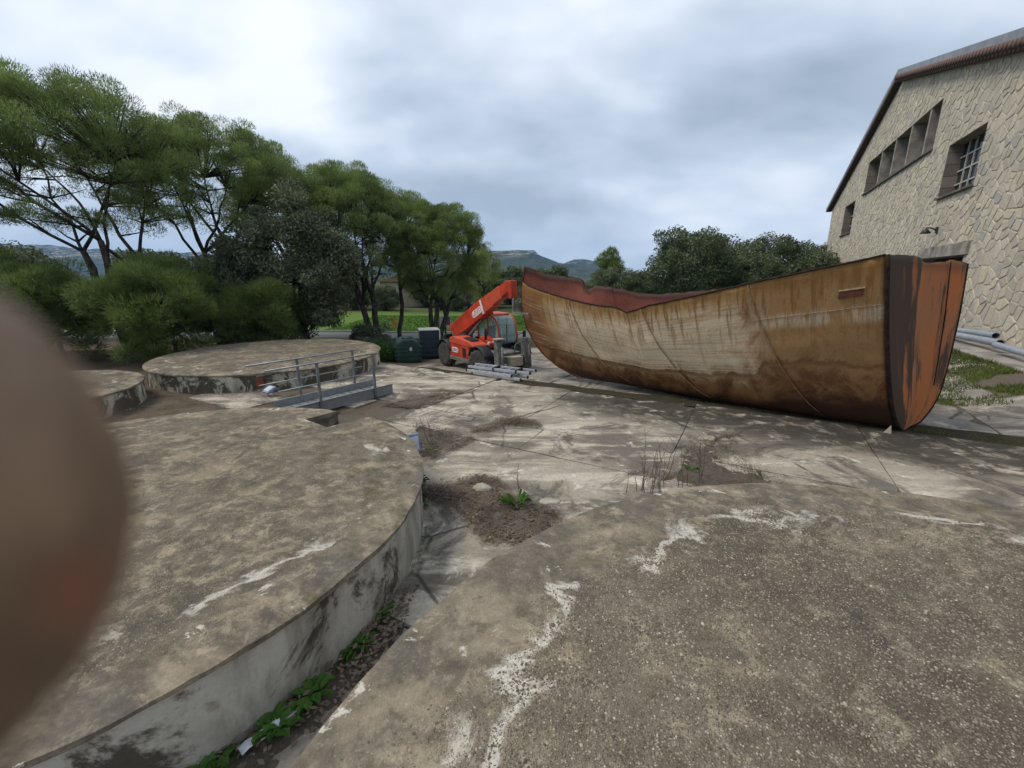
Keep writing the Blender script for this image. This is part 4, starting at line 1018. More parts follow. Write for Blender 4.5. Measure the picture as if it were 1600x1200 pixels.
# roadside sign
zs = float(ground_z(-3.9, 26.4))
s = thing('road_sign', 'small white and purple sign box on a dark post by the road', 'sign', (-4.12, 26.2, zs), R(20))
MB().tube([(0, 0, 0), (0, 0, 1.0)], .06, 8).build('post', lampm, s, True); MB().box((0, .02, 1.28), (.66, .1, .68)).build('sign_frame', wp_, s, bevel=.01)
MB().box((.13, -.04, 1.31), (.34, .02, .52)).build('purple_panel', plain('purple_print', (.22, .07, .16), .6), s); MB().box((-.2, -.04, 1.31), (.24, .02, .5)).build('pale_panel', plain('pale_print', (.5, .47, .46), .6), s)
for k in range(3): MB().box((-.2, -.052, 1.46-.14*k), (.14, .006, .05)).build('text_block', plain('grey_print', (.25, .2, .24), .6), s)
# orange pennant in the field
c = thing('pennant', 'small orange triangular pennant on a stick in the green field', 'flag', (-9.0, 32.0, float(ground_z(-9, 32))))
MB().tube([(0, 0, 0), (0, 0, 1.15)], .015, 6).build('stick', lampm, c, True)
MB().prism([(0, .25), (.62, .25), (.02, 1.1)], -.01, .01, 'y').build('cloth', plain('orange_cloth', (.75, .36, .12), .8), c)
# small blue-grey floodlight boxes
bl = plain('blue_grey_plastic', (.22, .28, .36), .5); blw = plain('pale_plastic', (.55, .6, .66), .4)
def flood(loc, rz, label, sc=1.0, tilt=.5):
    f = thing('floodlight', label, 'floodlight', loc, rz, None)
    Mx = Matrix.Rotation(-tilt, 3, 'X')
    MB().box((0, 0, .16*sc), (.26*sc, .07*sc, .26*sc), Mx).build('housing', bl, f, bevel=.015); MB().box(Mx @ Vector((0, -.04*sc, 0))+Vector((0, 0, .16*sc)), (.2*sc, .01, .18*sc), Mx).build('lens', blw, f)
    MB().tube([(-.14*sc, .02, 0), (-.15*sc, .0, .16*sc)], .012*sc, 5).tube([(.14*sc, .02, 0), (.15*sc, 0, .16*sc)], .012*sc, 5).tube([(-.14*sc, .02, .004), (.14*sc, .02, .004)], .012*sc, 5).build('bracket', bl, f)
flood((-1.70, 6.62, .01), R(35), 'blue-grey lamp box standing against the rim of the notched tank', 1.25, .25)
flood((-6.15, 10.35, .0), R(-30), 'small blue lamp lying in the dirt before the mouldy tank', 1.0, 1.1)
MB_ = MB().prism([(-.09, -.14), (.09, -.13), (.10, .12), (-.07, .14)], 0, .012, 'z').build('fuse_cover', plain('rusty_red_plate', (.2, .06, .035), .8), None)
MB_.data.transform(Matrix.Rotation(R(90), 4, 'X')); aa = R(-68); MB_.location = (-7.93+3.36*math.cos(aa), 13.95+3.36*math.sin(aa), .24); MB_.rotation_euler = (0, 0, aa+R(90)); tag(MB_, 'small rust-red plate on the wall of the mouldy tank', 'plate')
# white scrap and a few stones
sc = MB(); V = []; F = []
for j in range(9):
    for i in range(4): V.append((-.035+.023*i+.01*fbm(j*.9, i), j*.045, .035*fbm(i*.7, j*.5, 3)+.04))
sc.add(V, [(j*4+i, j*4+i+1, (j+1)*4+i+1, (j+1)*4+i) for j in range(8) for i in range(3)])
o = sc.build('plastic_scrap', plain('white_plastic', (.72, .75, .78), .5), None, True); o.location = (-1.68, 1.98, .02); o.rotation_euler = (0, 0, R(-38)); tag(o, 'crumpled white plastic strip in the gap between the two front tanks', 'scrap')
o.modifiers.new('s', 'SOLIDIFY').thickness = .004
stm = plain('loose_stone', (.40, .36, .28), .95, .1, 0, .3, 6, .4)
def rock(loc, r, label, seed, name='loose_stone'):
    bm = bmesh.new(); bmesh.ops.create_icosphere(bm, subdivisions=3, radius=1)
    for v in bm.verts:
        k = 1+.25*fbm(v.co.x*1.3+seed, v.co.y*1.3, v.co.z*1.3); v.co = Vector((v.co.x*r[0]*k, v.co.y*r[1]*k, max(-.3, v.co.z)*r[2]*k))
    me = bpy.data.meshes.new(name); bm.to_mesh(me); bm.free(); me.shade_smooth(); o = obj(name, me, stm); o.location = loc; return tag(o, label, 'stone')
rock((-.42, 5.35, .07), (.13, .09, .06), 'pale flat stone on the heap of litter between the tanks', 2)
rock((3.62, 7.35, .02), (.16, .11, .05), 'pale stone at the crossing of grassy joints', 5)
rock((.30, 3.05, 1.17), (.085, .045, .018), 'thin dark flat stone on the edge of the near pebbled roof', 9)
rock((5.7, 3.5, 1.165), (.12, .05, .015), 'white flake lying on the far edge of the pebbled roof', 11)

# ------------------------------------------------------------------ trees
def dirs(r, n, up=0.0):
    d = r.normal(size=(n, 3)); d[:, 2] += up; return d/np.linalg.norm(d, axis=1, keepdims=True)
def needles(r, C, Rd, per, ln, wd, up=.45, droop=0.0):
    """thin needle-bundle triangles radiating from clump centres C with radii Rd (k,3)"""
    k = len(C); n = k*per; ci = np.repeat(np.arange(k), per); d = dirs(r, n, .25)
    base = C[ci]+d*Rd[ci]*r.uniform(.2, 1.0, (n, 1))**.5
    g = d*.75+np.array([0, 0, up])+r.normal(size=(n, 3))*.32; g /= np.linalg.norm(g, axis=1, keepdims=True)
    sd_ = np.cross(g, r.normal(size=(n, 3))); sd_ /= np.linalg.norm(sd_, axis=1, keepdims=True)
    L = ln*r.uniform(.6, 1.3, (n, 1)); w = wd*r.uniform(.7, 1.3, (n, 1))
    V = np.stack([base-sd_*w/2, base+sd_*w/2, base+g*L], 1).reshape(-1, 3); return V, np.arange(3*n).reshape(-1, 3)
def leaves(r, C, Rd, per, sz):
    k = len(C); n = k*per; ci = np.repeat(np.arange(k), per); d = dirs(r, n, .15)
    c = C[ci]+d*Rd[ci]*r.uniform(.45, 1.02, (n, 1))
    a = d*.5+r.normal(size=(n, 3))*.8; a /= np.linalg.norm(a, axis=1, keepdims=True); b = np.cross(a, r.normal(size=(n, 3))); b /= np.linalg.norm(b, axis=1, keepdims=True)
    a = np.cross(b, a); s1 = sz*r.uniform(.6, 1.4, (n, 1)); s2 = s1*r.uniform(.4, .7, (n, 1))
    V = np.stack([c-a*s1/2, c+b*s2/2, c+a*s1/2, c-b*s2/2], 1).reshape(-1, 3); return V, np.arange(4*n).reshape(-1, 4)
def limb(mb, a, b, r0, r1, bend=.15, seg=5, n=6, rr=random):
    a, b = Vector(a), Vector(b); L = (b-a).length; o = Vector((rr.uniform(-1, 1), rr.uniform(-1, 1), rr.uniform(-.2, .5)))*bend*L
    P = [a.lerp(b, t)+o*math.sin(math.pi*t)*.6+Vector((rr.uniform(-1, 1), rr.uniform(-1, 1), 0))*.02*L*(0 < t < 1) for t in np.linspace(0, 1, seg+1)]
    mb.tube(P, [r0+(r1-r0)*t for t in np.linspace(0, 1, seg+1)], n); return P
def pine(label, base, cc, cr, trunks, seed, ncl=120, per=230, mat='pine', clump=.75, low=-.35, nd=(.115, .024), shell=.5, upw=.8, name='pine_tree', group='pines in a row behind the tanks', fork=.45, rt=.17):
    """umbrella pine: leaning stems, rising limbs and rounded needle clumps. cc crown centre, cr crown radii (relative to base)"""
    r = np.random.default_rng(seed); rr = random.Random(seed)
    T = thing(name, label, 'tree', base, 0, group)
    C = []
    while len(C) < ncl:
        d = dirs(r, 1, .3)[0]; k = r.uniform(shell, 1)**.6
        p = d*k
        if p[2] < low: continue
        if p[2] < 0 and r.random() < .35: continue
        C.append(np.array(cc)+p*np.array(cr))
    C = np.array(C); Rd = clump*r.uniform(.65, 1.2, (ncl, 1))*np.array([1, 1, .72])
    V, F = needles(r, C, Rd, per, nd[0], nd[1], upw)
    obj('crown', npmesh('crown', V, F, 3), M[mat], T)
    w = MB(); pts = []
    for k, (dx, dy, h) in enumerate(trunks):
        a = Vector((dx*.25, dy*.25, -.15)); b = Vector(cc)*fork+Vector((dx, dy, 0)); b.z = h
        P = limb(w, a, b, rt*1.05, rt*.65, .03, 6, 8, rr); pts += P[3:]
        nl = max(3, 8//len(trunks)+1)
        for j in range(nl):
            an = 2*math.pi*(j/nl)+rr.uniform(-.4, .4); e = Vector(cc)+Vector((math.cos(an)*cr[0]*.55+dx*.6, math.sin(an)*cr[1]*.55+dy*.6, rr.uniform(-.15, .3)*cr[2]))
            Q = limb(w, P[rr.randint(4, 6)], e, rt*.45, rt*.15, .07, 6, 6, rr); pts += Q[1:]
    pa = np.array([tuple(p) for p in pts])
    for c in C:
        d = np.linalg.norm(pa-c, axis=1)+np.where(pa[:, 2] > c[2], 2.0, 0); j = int(np.argmin(d))
        limb(w, pa[j], c, .045, .012, .1, 3, 4, rr)
    w.build('trunk', M['bark'], T, True, fix=False)
    return T
def broad(label, base, cc, cr, seed, ncl=70, per=420, sz=.13, mat='oak', clump=.8, group=None, name='oak_tree', low=-.9, rt=.16, shell=.35, cat='tree'):
    r = np.random.default_rng(seed); rr = random.Random(seed); T = thing(name, label, cat, base, 0, group); C = []
    while len(C) < ncl:
        d = dirs(r, 1, .1)[0]; p = d*r.uniform(shell, 1)**.5
        if p[2] < low: continue
        C.append(np.array(cc)+p*np.array(cr)*r.uniform(.82, 1.08))
    C = np.array(C); Rd = clump*r.uniform(.6, 1.2, (ncl, 1))*np.array([1, 1, .8])
    V, F = leaves(r, C, Rd, per, sz); obj('crown', npmesh('crown', V, F, 4), M[mat], T)
    w = MB(); top = Vector(cc)+Vector((0, 0, -.2*cr[2])); P = limb(w, (0, 0, -.15), top, rt*1.2, rt*.6, .06, 6, 7, rr); pa = np.array([tuple(p) for p in P[2:]])
    for c in C[::2]:
        j = int(np.argmin(np.linalg.norm(pa-c, axis=1))); limb(w, pa[j], c, rt*.35, .015, .12, 4, 4, rr)
    w.build('trunk', M['bark'], T, True, fix=False); return T
def clone(T, loc, rz, sc, label, group=None):
    o = T.copy(); COL.objects.link(o); o.location = loc; o.rotation_euler = (0, 0, rz); o.scale = sc if isinstance(sc, tuple) else (sc, sc, sc); tag(o, label, None, group)
    for ch in list(T.children): c = ch.copy(); COL.objects.link(c); c.parent = o
    return o
def gz(x, y): return float(ground_z(x, y))
# row of umbrella pines, nearest at the left
pine('tallest umbrella pine at the far left, leaning stems spread like a fan', (-16.6, 18.4, gz(-16.6, 18.4)), (-2.0, -.2, 7.4), (5.9, 4.4, 3.3), [(-.9, .2, 4.2), (.3, -.2, 4.6), (1.0, .4, 4.2)], 11, 360, 540, clump=.58, low=-.7, shell=.35, fork=.25, rt=.16)
pine('second umbrella pine from the left, two slim stems above the shrubs', (-15.3, 22.6, gz(-15.3, 22.6)), (.2, 0, 8.0), (4.3, 3.7, 3.0), [(-.5, 0, 4.8), (.5, .2, 5.0)], 12, 270, 540, clump=.56, low=-.65, fork=.3)
pine('umbrella pine rising behind the dark holm oak', (-14.2, 28.2, gz(-14.2, 28.2)), (.9, 0, 7.6), (4.2, 3.4, 2.8), [(-.3, 0, 4.6), (.6, .2, 4.8)], 13, 210, 480, clump=.62)
pine('broad umbrella pine with mossy forked trunk right of the holm oak', (-7.75, 24.2, gz(-7.75, 24.2)), (-1.0, .2, 6.3), (3.1, 2.7, 3.3), [(-.5, 0, 3.2), (.3, .1, 3.4)], 14, 270, 500, clump=.52, low=-.85, rt=.2)
pine('slim pine with one straight bare trunk beside the green field', (-7.2, 27.0, gz(-7.2, 27.0)), (.6, .2, 6.2), (2.6, 2.2, 2.7), [(.0, 0, 4.6)], 15, 140, 500, clump=.54, low=-.7, rt=.14)
pine('round-crowned pine with low forked trunk behind the plastic tanks', (-4.75, 26.0, gz(-4.75, 26.0)), (.45, 0, 5.2), (2.8, 2.5, 2.9), [(-.3, 0, 2.4), (.15, 0, 2.9), (.8, .1, 2.3)], 16, 260, 500, clump=.48, low=-.8, rt=.17, fork=.2)
pine('yellow-green slender tree at the right end of the pine row', (-2.4, 37, gz(-2.4, 37)), (0, 0, 3.9), (1.4, 1.4, 3.4), [(0, 0, 3)], 17, 80, 300, 'pine_y', .55, -.95, shell=.2, name='young_tree')
# holm oaks and shrubs on the left
broad('big dark holm oak behind the mouldy tank, foliage down to the ground', (-9.9, 20.3, gz(-9.9, 20.3)), (0, 0, 3.7), (2.7, 2.3, 3.35), 21, 120, 560, .12, clump=.75, group='holm oaks on the left')
broad('lower dark holm oak between the two biggest pines', (-13.3, 20.6, gz(-13.3, 20.6)), (0, 0, 2.6), (2.0, 2.0, 2.9), 22, 75, 500, .12, clump=.75, group='holm oaks on the left')
broad('dark oak at the left picture edge above the fingertip', (-29.0, 24, gz(-29, 24)), (0, 0, 3.1), (3.2, 3, 2.6), 23, 70, 420, .16, clump=.9, group='holm oaks on the left')
sh = [(-12.6, 14.9, 1.75, 1.75, 'feathery green young pine left of the mouldy tank'), (-10.6, 17.9, 1.6, 1.5, 'feathery green young pine directly behind the rim of the mouldy tank'), (-16.4, 15.2, 1.9, 2.0, 'feathery green young pine nearest the fingertip'), (-14.0, 17.4, 2.1, 1.9, 'tall feathery young pine at the foot of the leaning stems'), (-20.6, 17.4, 2.0, 2.2, 'feathery young pine behind the fingertip'), (-25.5, 19.4, 2.1, 2.6, 'feathery young pine at the picture edge, farthest left')]
for k, (x, y, h, w_, lab) in enumerate(sh):
    pine(lab, (x, y, gz(x, y)), (0, 0, h*.9), (w_, w_*.9, h), [(0, 0, h)], 31+k, 95, 420, 'shrub', .5, -.98, (.2, .024), .15, .3, 'young_pine', 'feathery young pines on the left', .3, .07)
bs = [(-7.0, 21.0, 1.0, .75, 'low green bush between the holm oak and the mossy trunk'), (-5.75, 18.6, .55, .38, 'small bright green bush in front of the plastic tanks'), (-11.2, 18.6, 1.1, .9, 'dark low bush under the holm oak'), (-2.9, 22.3, .7, .4, 'low green bush behind the rear wheel of the red machine')]
for k, (x, y, w_, h, lab) in enumerate(bs):
    broad(lab, (x, y, gz(x, y)), (0, 0, h*.8), (w_, w_*.8, h), 41+k, 26, 380, .085, 'weed' if k in (1,) else 'oak', .38, None, 'bush', -.8, .03, .2, 'bush')
# wood behind the hull
protoA = broad('dark evergreen oak behind the middle of the hull, highest rounded crown', (17.5, 43, -.7), (0, 0, 4.3), (4.4, 3.8, 3.6), 51, 85, 420, .2, 'oak_far', 1.15, 'oaks behind the hull')
protoB = broad('dark evergreen oak close to the stone building, broad flat crown', (31.5, 45, -.5), (0, 0, 3.6), (4.8, 4, 3.1), 52, 80, 420, .2, 'oak_far', 1.2, 'oaks behind the hull')
wood = [(24.0, 44, .80, 'A', 'dark oak second from the stone building behind the hull'), (28.6, 49, 1.06, 'A', 'tall dark oak behind the one nearest the stone building'), (22.6, 49, 1.22, 'B', 'dark oak third from the stone building, its crown above its neighbours'), (13.2, 44, .66, 'B', 'dark oak left of the highest rounded crown'), (10.2, 43, .62, 'A', 'lower dark oak above the dip in the hull side'),
        (7.2, 42, .5, 'B', 'small dark oak right of the lone slender pine'), (4.6, 41, .42, 'A', 'small dark bush-like oak seen above the red inner plate'), (2.6, 46, .5, 'B', 'small oak at the left end of the row behind the hull'), (35.5, 50, 1.0, 'A', 'dark oak touching the corner of the stone building')]
protoA.scale = (.95, .95, 1.06); protoB.scale = (.9, .9, .86)
for k, (x, y, s_, w_, lab) in enumerate(wood): clone(protoA if w_ == 'A' else protoB, (x, y, -.9), k*1.3, s_, lab, 'oaks behind the hull')
pine('lone slender pine standing in the gap above the hull', (12.6, 57, -.9), (0, 0, 4.6), (1.7, 1.6, 2.9), [(0, 0, 4)], 61, 45, 220, 'shrub', .75, -.8, (.4, .06), .2, group=None)
# trees and hedges on the far side of the field
protoC = broad('mid green tree beyond the field left of the beige house', (-24, 56, -.9), (0, 0, 2.9), (3.2, 2.6, 2.9), 71, 60, 330, .24, 'oak_far', 1.0, 'trees beyond the field')
protoD = broad('bare greyish shrub beyond the field above the boom', (-5.6, 56, -.9), (0, 0, 1.9), (2.2, 1.8, 2.0), 72, 45, 300, .13, 'bare', .7, 'trees beyond the field', 'bare_shrub', cat='shrub')
fr = [(-15.2, 52, .55, 'C', 'dark bush in front of the beige house'), (-12.0, 60, .9, 'C', 'green tree right of the beige house'), (-9.0, 54, .5, 'C', 'low dark hedge bush beyond the field behind the pine trunk'), (-8.0, 64, 1.05, 'C', 'taller tree beyond the field behind the round-crowned pine'), (-2.6, 58, .7, 'C', 'green tree beyond the field right of the bare shrub'), (-.2, 66, 1.0, 'C', 'dark tree beyond the field behind the boom tip'), (2.2, 54, .55, 'C', 'hedge bush beyond the field beside the hull bow'), (-19.2, 53, .8, 'C', 'dark tree at the left end of the field'), (-30, 50, 1.1, 'C', 'big tree beyond the field behind the holm oak'), (-38, 46, 1.2, 'C', 'big tree beyond the field behind the second pine'), (-6.9, 52, .38, 'C', 'low hedge bush under the bare shrub'), (-3.6, 52, .36, 'C', 'low hedge bush under the raised boom'), (6.0, 62, 1.0, 'C', 'tree beyond the field behind the bow plate')]
for k, (x, y, s_, w_, lab) in enumerate(fr): clone(protoC, (x, y, -.9), k*.9, s_, lab, 'trees beyond the field')
# beige house beyond the field
hm = plain('beige_render', (.52, .44, .32), .95, .1, 0, .15, 1, .1); rm = plain('roof_tiles', (.34, .22, .15), .9, .1, 0, .3, 3, .3)
H = thing('house', 'beige house seen between the pine trunks beyond the field', 'house', (-14.8, 62, -.9), R(14))
MB().box((0, 0, 1.7), (7.5, 6, 3.4)).build('wall', hm, H); MB().box((4.6, -.5, 1.2), (2.2, 4, 2.4)).build('annex', hm, H)
MB().prism([(-4.1, 3.38), (4.1, 3.38), (0, 4.7)], -3.4, 3.4, 'y').build('roof', rm, H)
for x in (-2.2, 1.6): w_ = MB().box((x, -3.01, 1.9), (.9, .06, 1.2)).build('window', plain('house_glass', (.04, .045, .05), .2), H); MB().box((x, -3.03, 1.27), (1.1, .12, .08)).build('sill', wp_, w_)

# ------------------------------------------------------------------ weeds, dry stems, litter
def weed(loc, label, seed, n=16, ln=.13, wd=.05, mat='weed', up=.6, name='weed_plant'):
    r = random.Random(seed); T = thing(name, label, 'plant', loc, r.uniform(0, 6), 'green weeds in the concrete joints')
    lf = MB(); stm_ = MB()
    for k in range(n):
        a = r.uniform(0, 6.28); el = r.uniform(.15, 1.2)*up+.1; L = ln*r.uniform(.6, 1.3); d = Vector((math.cos(a)*math.cos(el), math.sin(a)*math.cos(el), math.sin(el))); s_ = d.cross(Vector((0, 0, 1))).normalized()
        b = Vector((r.uniform(-.04, .04), r.uniform(-.04, .04), .0)); m1 = b+d*L*.45; tip = b+d*L+Vector((0, 0, -.25*L)); w_ = wd*r.uniform(.7, 1.2)
        c1 = m1+Vector((0, 0, .02)); e1 = b+d*L*.8
        lf.add([b+d*L*.12, m1-s_*w_/2, e1-s_*w_*.35, tip, e1+s_*w_*.35, m1+s_*w_/2, c1], [(0, 1, 6), (1, 2, 6), (2, 3, 6), (3, 4, 6), (4, 5, 6), (5, 0, 6)])
        stm_.tube([b, b+d*L*.2], .003, 4)
    lf.build('leaves', M[mat], T, fix=False); stm_.build('stems', M[mat], T, fix=False); return T
for k, (x, y, n, ln, wd, lab) in enumerate([(-1.17, 3.12, 18, .15, .03, 'green weed in the gap between the front tanks, farthest of the row'), (-1.28, 2.80, 20, .16, .035, 'green weed in the gap between the front tanks, second of the row'), (-1.45, 2.38, 26, .17, .075, 'broad-leaved weed in the gap halfway to the white scrap'), (-1.56, 2.16, 26, .16, .08, 'broad-leaved weed just behind the white scrap'), (-1.84, 1.93, 16, .15, .07, 'broad-leaved weed left of the white scrap at the bottom edge'),
                                  (.05, 4.98, 22, .22, .045, 'bright green weed on the heap of litter'), (-1.35, 6.75, 14, .14, .03, 'small green weed by the blue-grey lamp box'), (-1.33, 5.55, 26, .15, .03, 'low green tuft against the foot of the notched tank'), (2.75, 6.0, 12, .16, .02, 'yellowish weed at the rim of the pebbled roof')]):
    weed((x, y, .02), lab, 100+k, n, ln, wd)
twm = plain('dry_twig', (.13, .095, .085), .9)
def twigs(loc, label, seed, n, h, spread):
    r = random.Random(seed); T = thing('dry_stems', label, 'plant', loc, 0, 'dry leafless stems')
    w = MB()
    for k in range(n):
        b = Vector((r.uniform(-1, 1)*spread, r.uniform(-.4, .4)*spread, 0)); t_ = b+Vector((r.uniform(-.25, .25), r.uniform(-.2, .2), 1))*h*r.uniform(.5, 1)
        P = limb(w, b, t_, .006, .002, .08, 5, 4, r)
        for j in range(5): q = P[r.randint(2, 5)]; limb(w, q, q+Vector((r.uniform(-1, 1), r.uniform(-1, 1), r.uniform(.3, 1)))*h*.22, .003, .001, .1, 2, 3, r)
    w.build('stems', twm, T, fix=False)
twigs((2.35, 5.62, .0), 'clump of dry reddish stems by the rim of the pebbled roof', 1, 16, .75, .42)
twigs((1.75, 5.35, .0), 'pale thin dry stems left of the reddish clump', 5, 9, .5, .2)
twigs((-1.45, 7.05, .0), 'single dry stalk standing beside the blue-grey lamp box', 2, 3, .75, .06)
twigs((.12, 5.3, .0), 'thin dry stalk behind the heap of litter', 3, 2, .45, .04)
def patch(name, poly, h, mat, label=None, kind='stuff', seed=0, step=.055):
    """thin irregular heap of soil and litter"""
    P = np.array(poly); lo, hi = P.min(0)-.2, P.max(0)+.2
    def inside(x, y):
        c = False; n = len(P); dm = 1e9
        for i in range(n):
            (x1, y1), (x2, y2) = P[i], P[(i+1) % n]
            if (y1 > y) != (y2 > y) and x < (x2-x1)*(y-y1)/(y2-y1)+x1: c = not c
            d = np.array([x2-x1, y2-y1]); t_ = max(0, min(1, ((x-x1)*d[0]+(y-y1)*d[1])/(d@d))); dm = min(dm, math.hypot(x-x1-t_*d[0], y-y1-t_*d[1]))
        return dm if c else -dm
    xs = np.arange(lo[0], hi[0], step); ys = np.arange(lo[1], hi[1], step); V = []; ok = []
    for y in ys:
        for x in xs:
            d = inside(x, y)+.13*fbm(x*3, y*3, seed); z = h*float(sm(-.02, .3, d))*(1+.6*fbm(x*4, y*4, seed+2))+.02*fbm(x*14, y*14, 1)
            V.append((x, y, max(-.02, z-.004 if d > -.03 else -.03))); ok.append(d > -.08)
    n = len(xs); F = [f for j in range(len(ys)-1) for i in range(n-1) for f in [(j*n+i, j*n+i+1, (j+1)*n+i+1, (j+1)*n+i)] if all(ok[k] for k in f)]
    o = MB().add(V, F).build(name, mat, None, True, fix=False)
    for v in o.data.vertices: pass
    tag(o, label, 'soil' if label else None, None, kind); return P
P1_ = [(-1.35, 5.5), (-.95, 5.4), (-.62, 5.25), (-.5, 5.75), (-.25, 5.65), (-.05, 5.15), (.55, 4.75), (.62, 4.35), (.2, 4.05), (-.25, 4.2), (-.42, 4.6), (-.85, 5.1), (-1.2, 5.25)]
P2_ = [(-1.9, 8.1), (-1.3, 7.7), (-.72, 7.35), (-1.0, 6.95), (-1.3, 6.5), (-1.75, 6.35), (-2.0, 6.9)]
P3_ = [(-.75, 7.75), (-.2, 8.5), (.15, 8.6), (.45, 8.25), (.55, 8.0), (.1, 8.25), (-.2, 8.15), (-.55, 7.75)]
P4_ = [(2.2, 5.75), (2.65, 6.3), (3.1, 6.9), (3.7, 7.55), (4.3, 7.6), (3.75, 7.0), (3.35, 6.4), (3.75, 5.85), (4.0, 5.5), (3.2, 5.45), (2.6, 5.4)]
P5_ = [(-9, 10.5), (-6.6, 10.6), (-5.2, 10.0), (-4.6, 8.2), (-3.3, 7.4), (-5.5, 7.2), (-9.5, 8.0)]
P6_ = [(-3.0, 9.6), (-1.9, 10.9), (-1.3, 10.6), (-2.2, 9.3)]
P7_ = [(-1.0, 3.4), (-1.25, 3.0), (-1.6, 2.3), (-2.2, 1.7), (-1.7, 1.6), (-1.15, 2.35), (-.95, 3.0)]
for nm, pp, hh, sd_, lb in (('litter_heap', P1_, .06, 1, 'brown heap of needles and litter between the front tanks'), ('soil_patch', P2_, .03, 2, 'patch of bare soil beside the blue-grey lamp box'), ('soil_patch', P3_, .03, 3, 'brown soil strip at a broken slab corner'), ('soil_patch', P4_, .035, 4, 'grassy soil in the joints near the dry stems'), ('soil_patch', P6_, .025, 6, 'thin dirt patch beside the footbridge'), ('litter_heap', P7_, .03, 7, 'dead leaves filling the gap between the two front tanks')):
    patch(nm, pp, hh, M['soil'], lb, seed=sd_)
def litter(name, polys, n, label, mat, sz, z0=.03, long=False, seed=0):
    r = random.Random(seed); V = []; F = []
    for k in range(n):
        P = polys[r.randrange(len(polys))]; i = r.randrange(len(P)); a = P[i]; b = P[(i+r.randint(1, len(P)-1)) % len(P)]; t_ = r.random(); x = a[0]+(b[0]-a[0])*t_+r.gauss(0, .06); y = a[1]+(b[1]-a[1])*t_+r.gauss(0, .06)
        an = r.uniform(0, 6.28); s_ = sz*r.uniform(.5, 1.4); w_ = s_*(.05 if long else .5); d = Vector((math.cos(an), math.sin(an), r.uniform(-.25, .25))); e = Vector((-math.sin(an), math.cos(an), r.uniform(-.5, .5))); c = Vector((x, y, z0+r.uniform(0, .05)))
        q = len(V); V += [c-d*s_/2, c+e*w_/2, c+d*s_/2, c-e*w_/2]; F.append((q, q+1, q+2, q+3))
    tag(MB().add(V, F).build(name, mat, None, fix=False), label, 'litter', None, 'stuff')
litter('pine_needle_litter', [P1_, P2_, P3_, P4_, P5_, P5_, P6_, P1_, P1_], 20000, 'dry pine needles strewn over the soil patches', M['litter'], .11, .03, True, 1)
litter('dead_leaf_litter', [P7_, P7_, P1_, P1_, P2_, P5_], 2600, 'small dead brown leaves between the front tanks', M['litter'], .05, .03, False, 2)
# sprigs of grass in joints and along the bank by the building
def blades(name, pts, label, h, seed, mat='weed_g', wd=.012):
    r = np.random.default_rng(seed); n = len(pts); b = np.array(pts); g = r.normal(size=(n, 3))*.45; g[:, 2] = 1; g /= np.linalg.norm(g, axis=1, keepdims=True)
    s_ = np.cross(g, r.normal(size=(n, 3))); s_ /= np.linalg.norm(s_, axis=1, keepdims=True); L = h*r.uniform(.4, 1.3, (n, 1))
    V = np.stack([b-s_*wd/2, b+s_*wd/2, b+g*L], 1).reshape(-1, 3); tag(obj(name, npmesh(name, V, np.arange(3*n).reshape(-1, 3), 3), M[mat]), label, 'grass', None, 'stuff')
r = np.random.default_rng(5); pts = []
while len(pts) < 45000:
    t_ = r.uniform(-7, 16); off = r.uniform(1.75, 5.2); x, y = BW+WD*t_+WN*off
    if fbm(x*.8, y*.8, 4) < -.22 or (off > 3.8 and r.random() < (off-3.8)*.8): continue
    pts.append((x, y, max(gz(x, y), float(lower(x, y))-.03)))
blades('grass_bank', pts, 'rough grass and weeds on the bank before the stone building', .13, 6, wd=.03)
pts = []
for k in range(2600):
    u = r.uniform(-3, 10); x, y = uq(u, 10.72+r.normal()*.13); 
    if fbm(u*1.1, 3) > -.05: pts.append((x, y, 0))
for P in (P4_, P3_):
    for k in range(700): i = r.integers(len(P)); a, b = np.array(P[i]), np.array(P[(i+2) % len(P)]); c = a+(b-a)*r.random()+r.normal(size=2)*.05; pts.append((c[0], c[1], .01))
blades('joint_grass', pts, 'short dry grass growing in the concrete joints', .06, 8, wd=.008)
pts = []
for k in range(5000):
    a = R(r.uniform(-75, 45)); rr_ = 3.12+abs(r.normal())*.035
    if fbm(a*7, 1) > -.15: pts.append((-4.13+math.cos(a)*rr_, 4.04+math.sin(a)*rr_, .005))
blades('moss_line', pts, 'mossy green line along the foot of the notched tank wall', .035, 12, 'weed', .010)
pts = []
for k in range(26000):
    x = r.uniform(-14, 3); y = r.uniform(30.9, 45); pts.append((x, y, gz(x, y)))
blades('field_grass', pts, 'short green grass of the field beyond the road', .10, 9, 'weed', .05)
pts = []
for k in range(9000):
    x = r.uniform(-9, -1.5); y = r.uniform(20.2, 27.2)
    if q_of(x, y) > 17.5: pts.append((x, y, gz(x, y)))
blades('verge_grass', pts, 'green verge grass around the pine trunks', .16, 10, 'weed', .04)

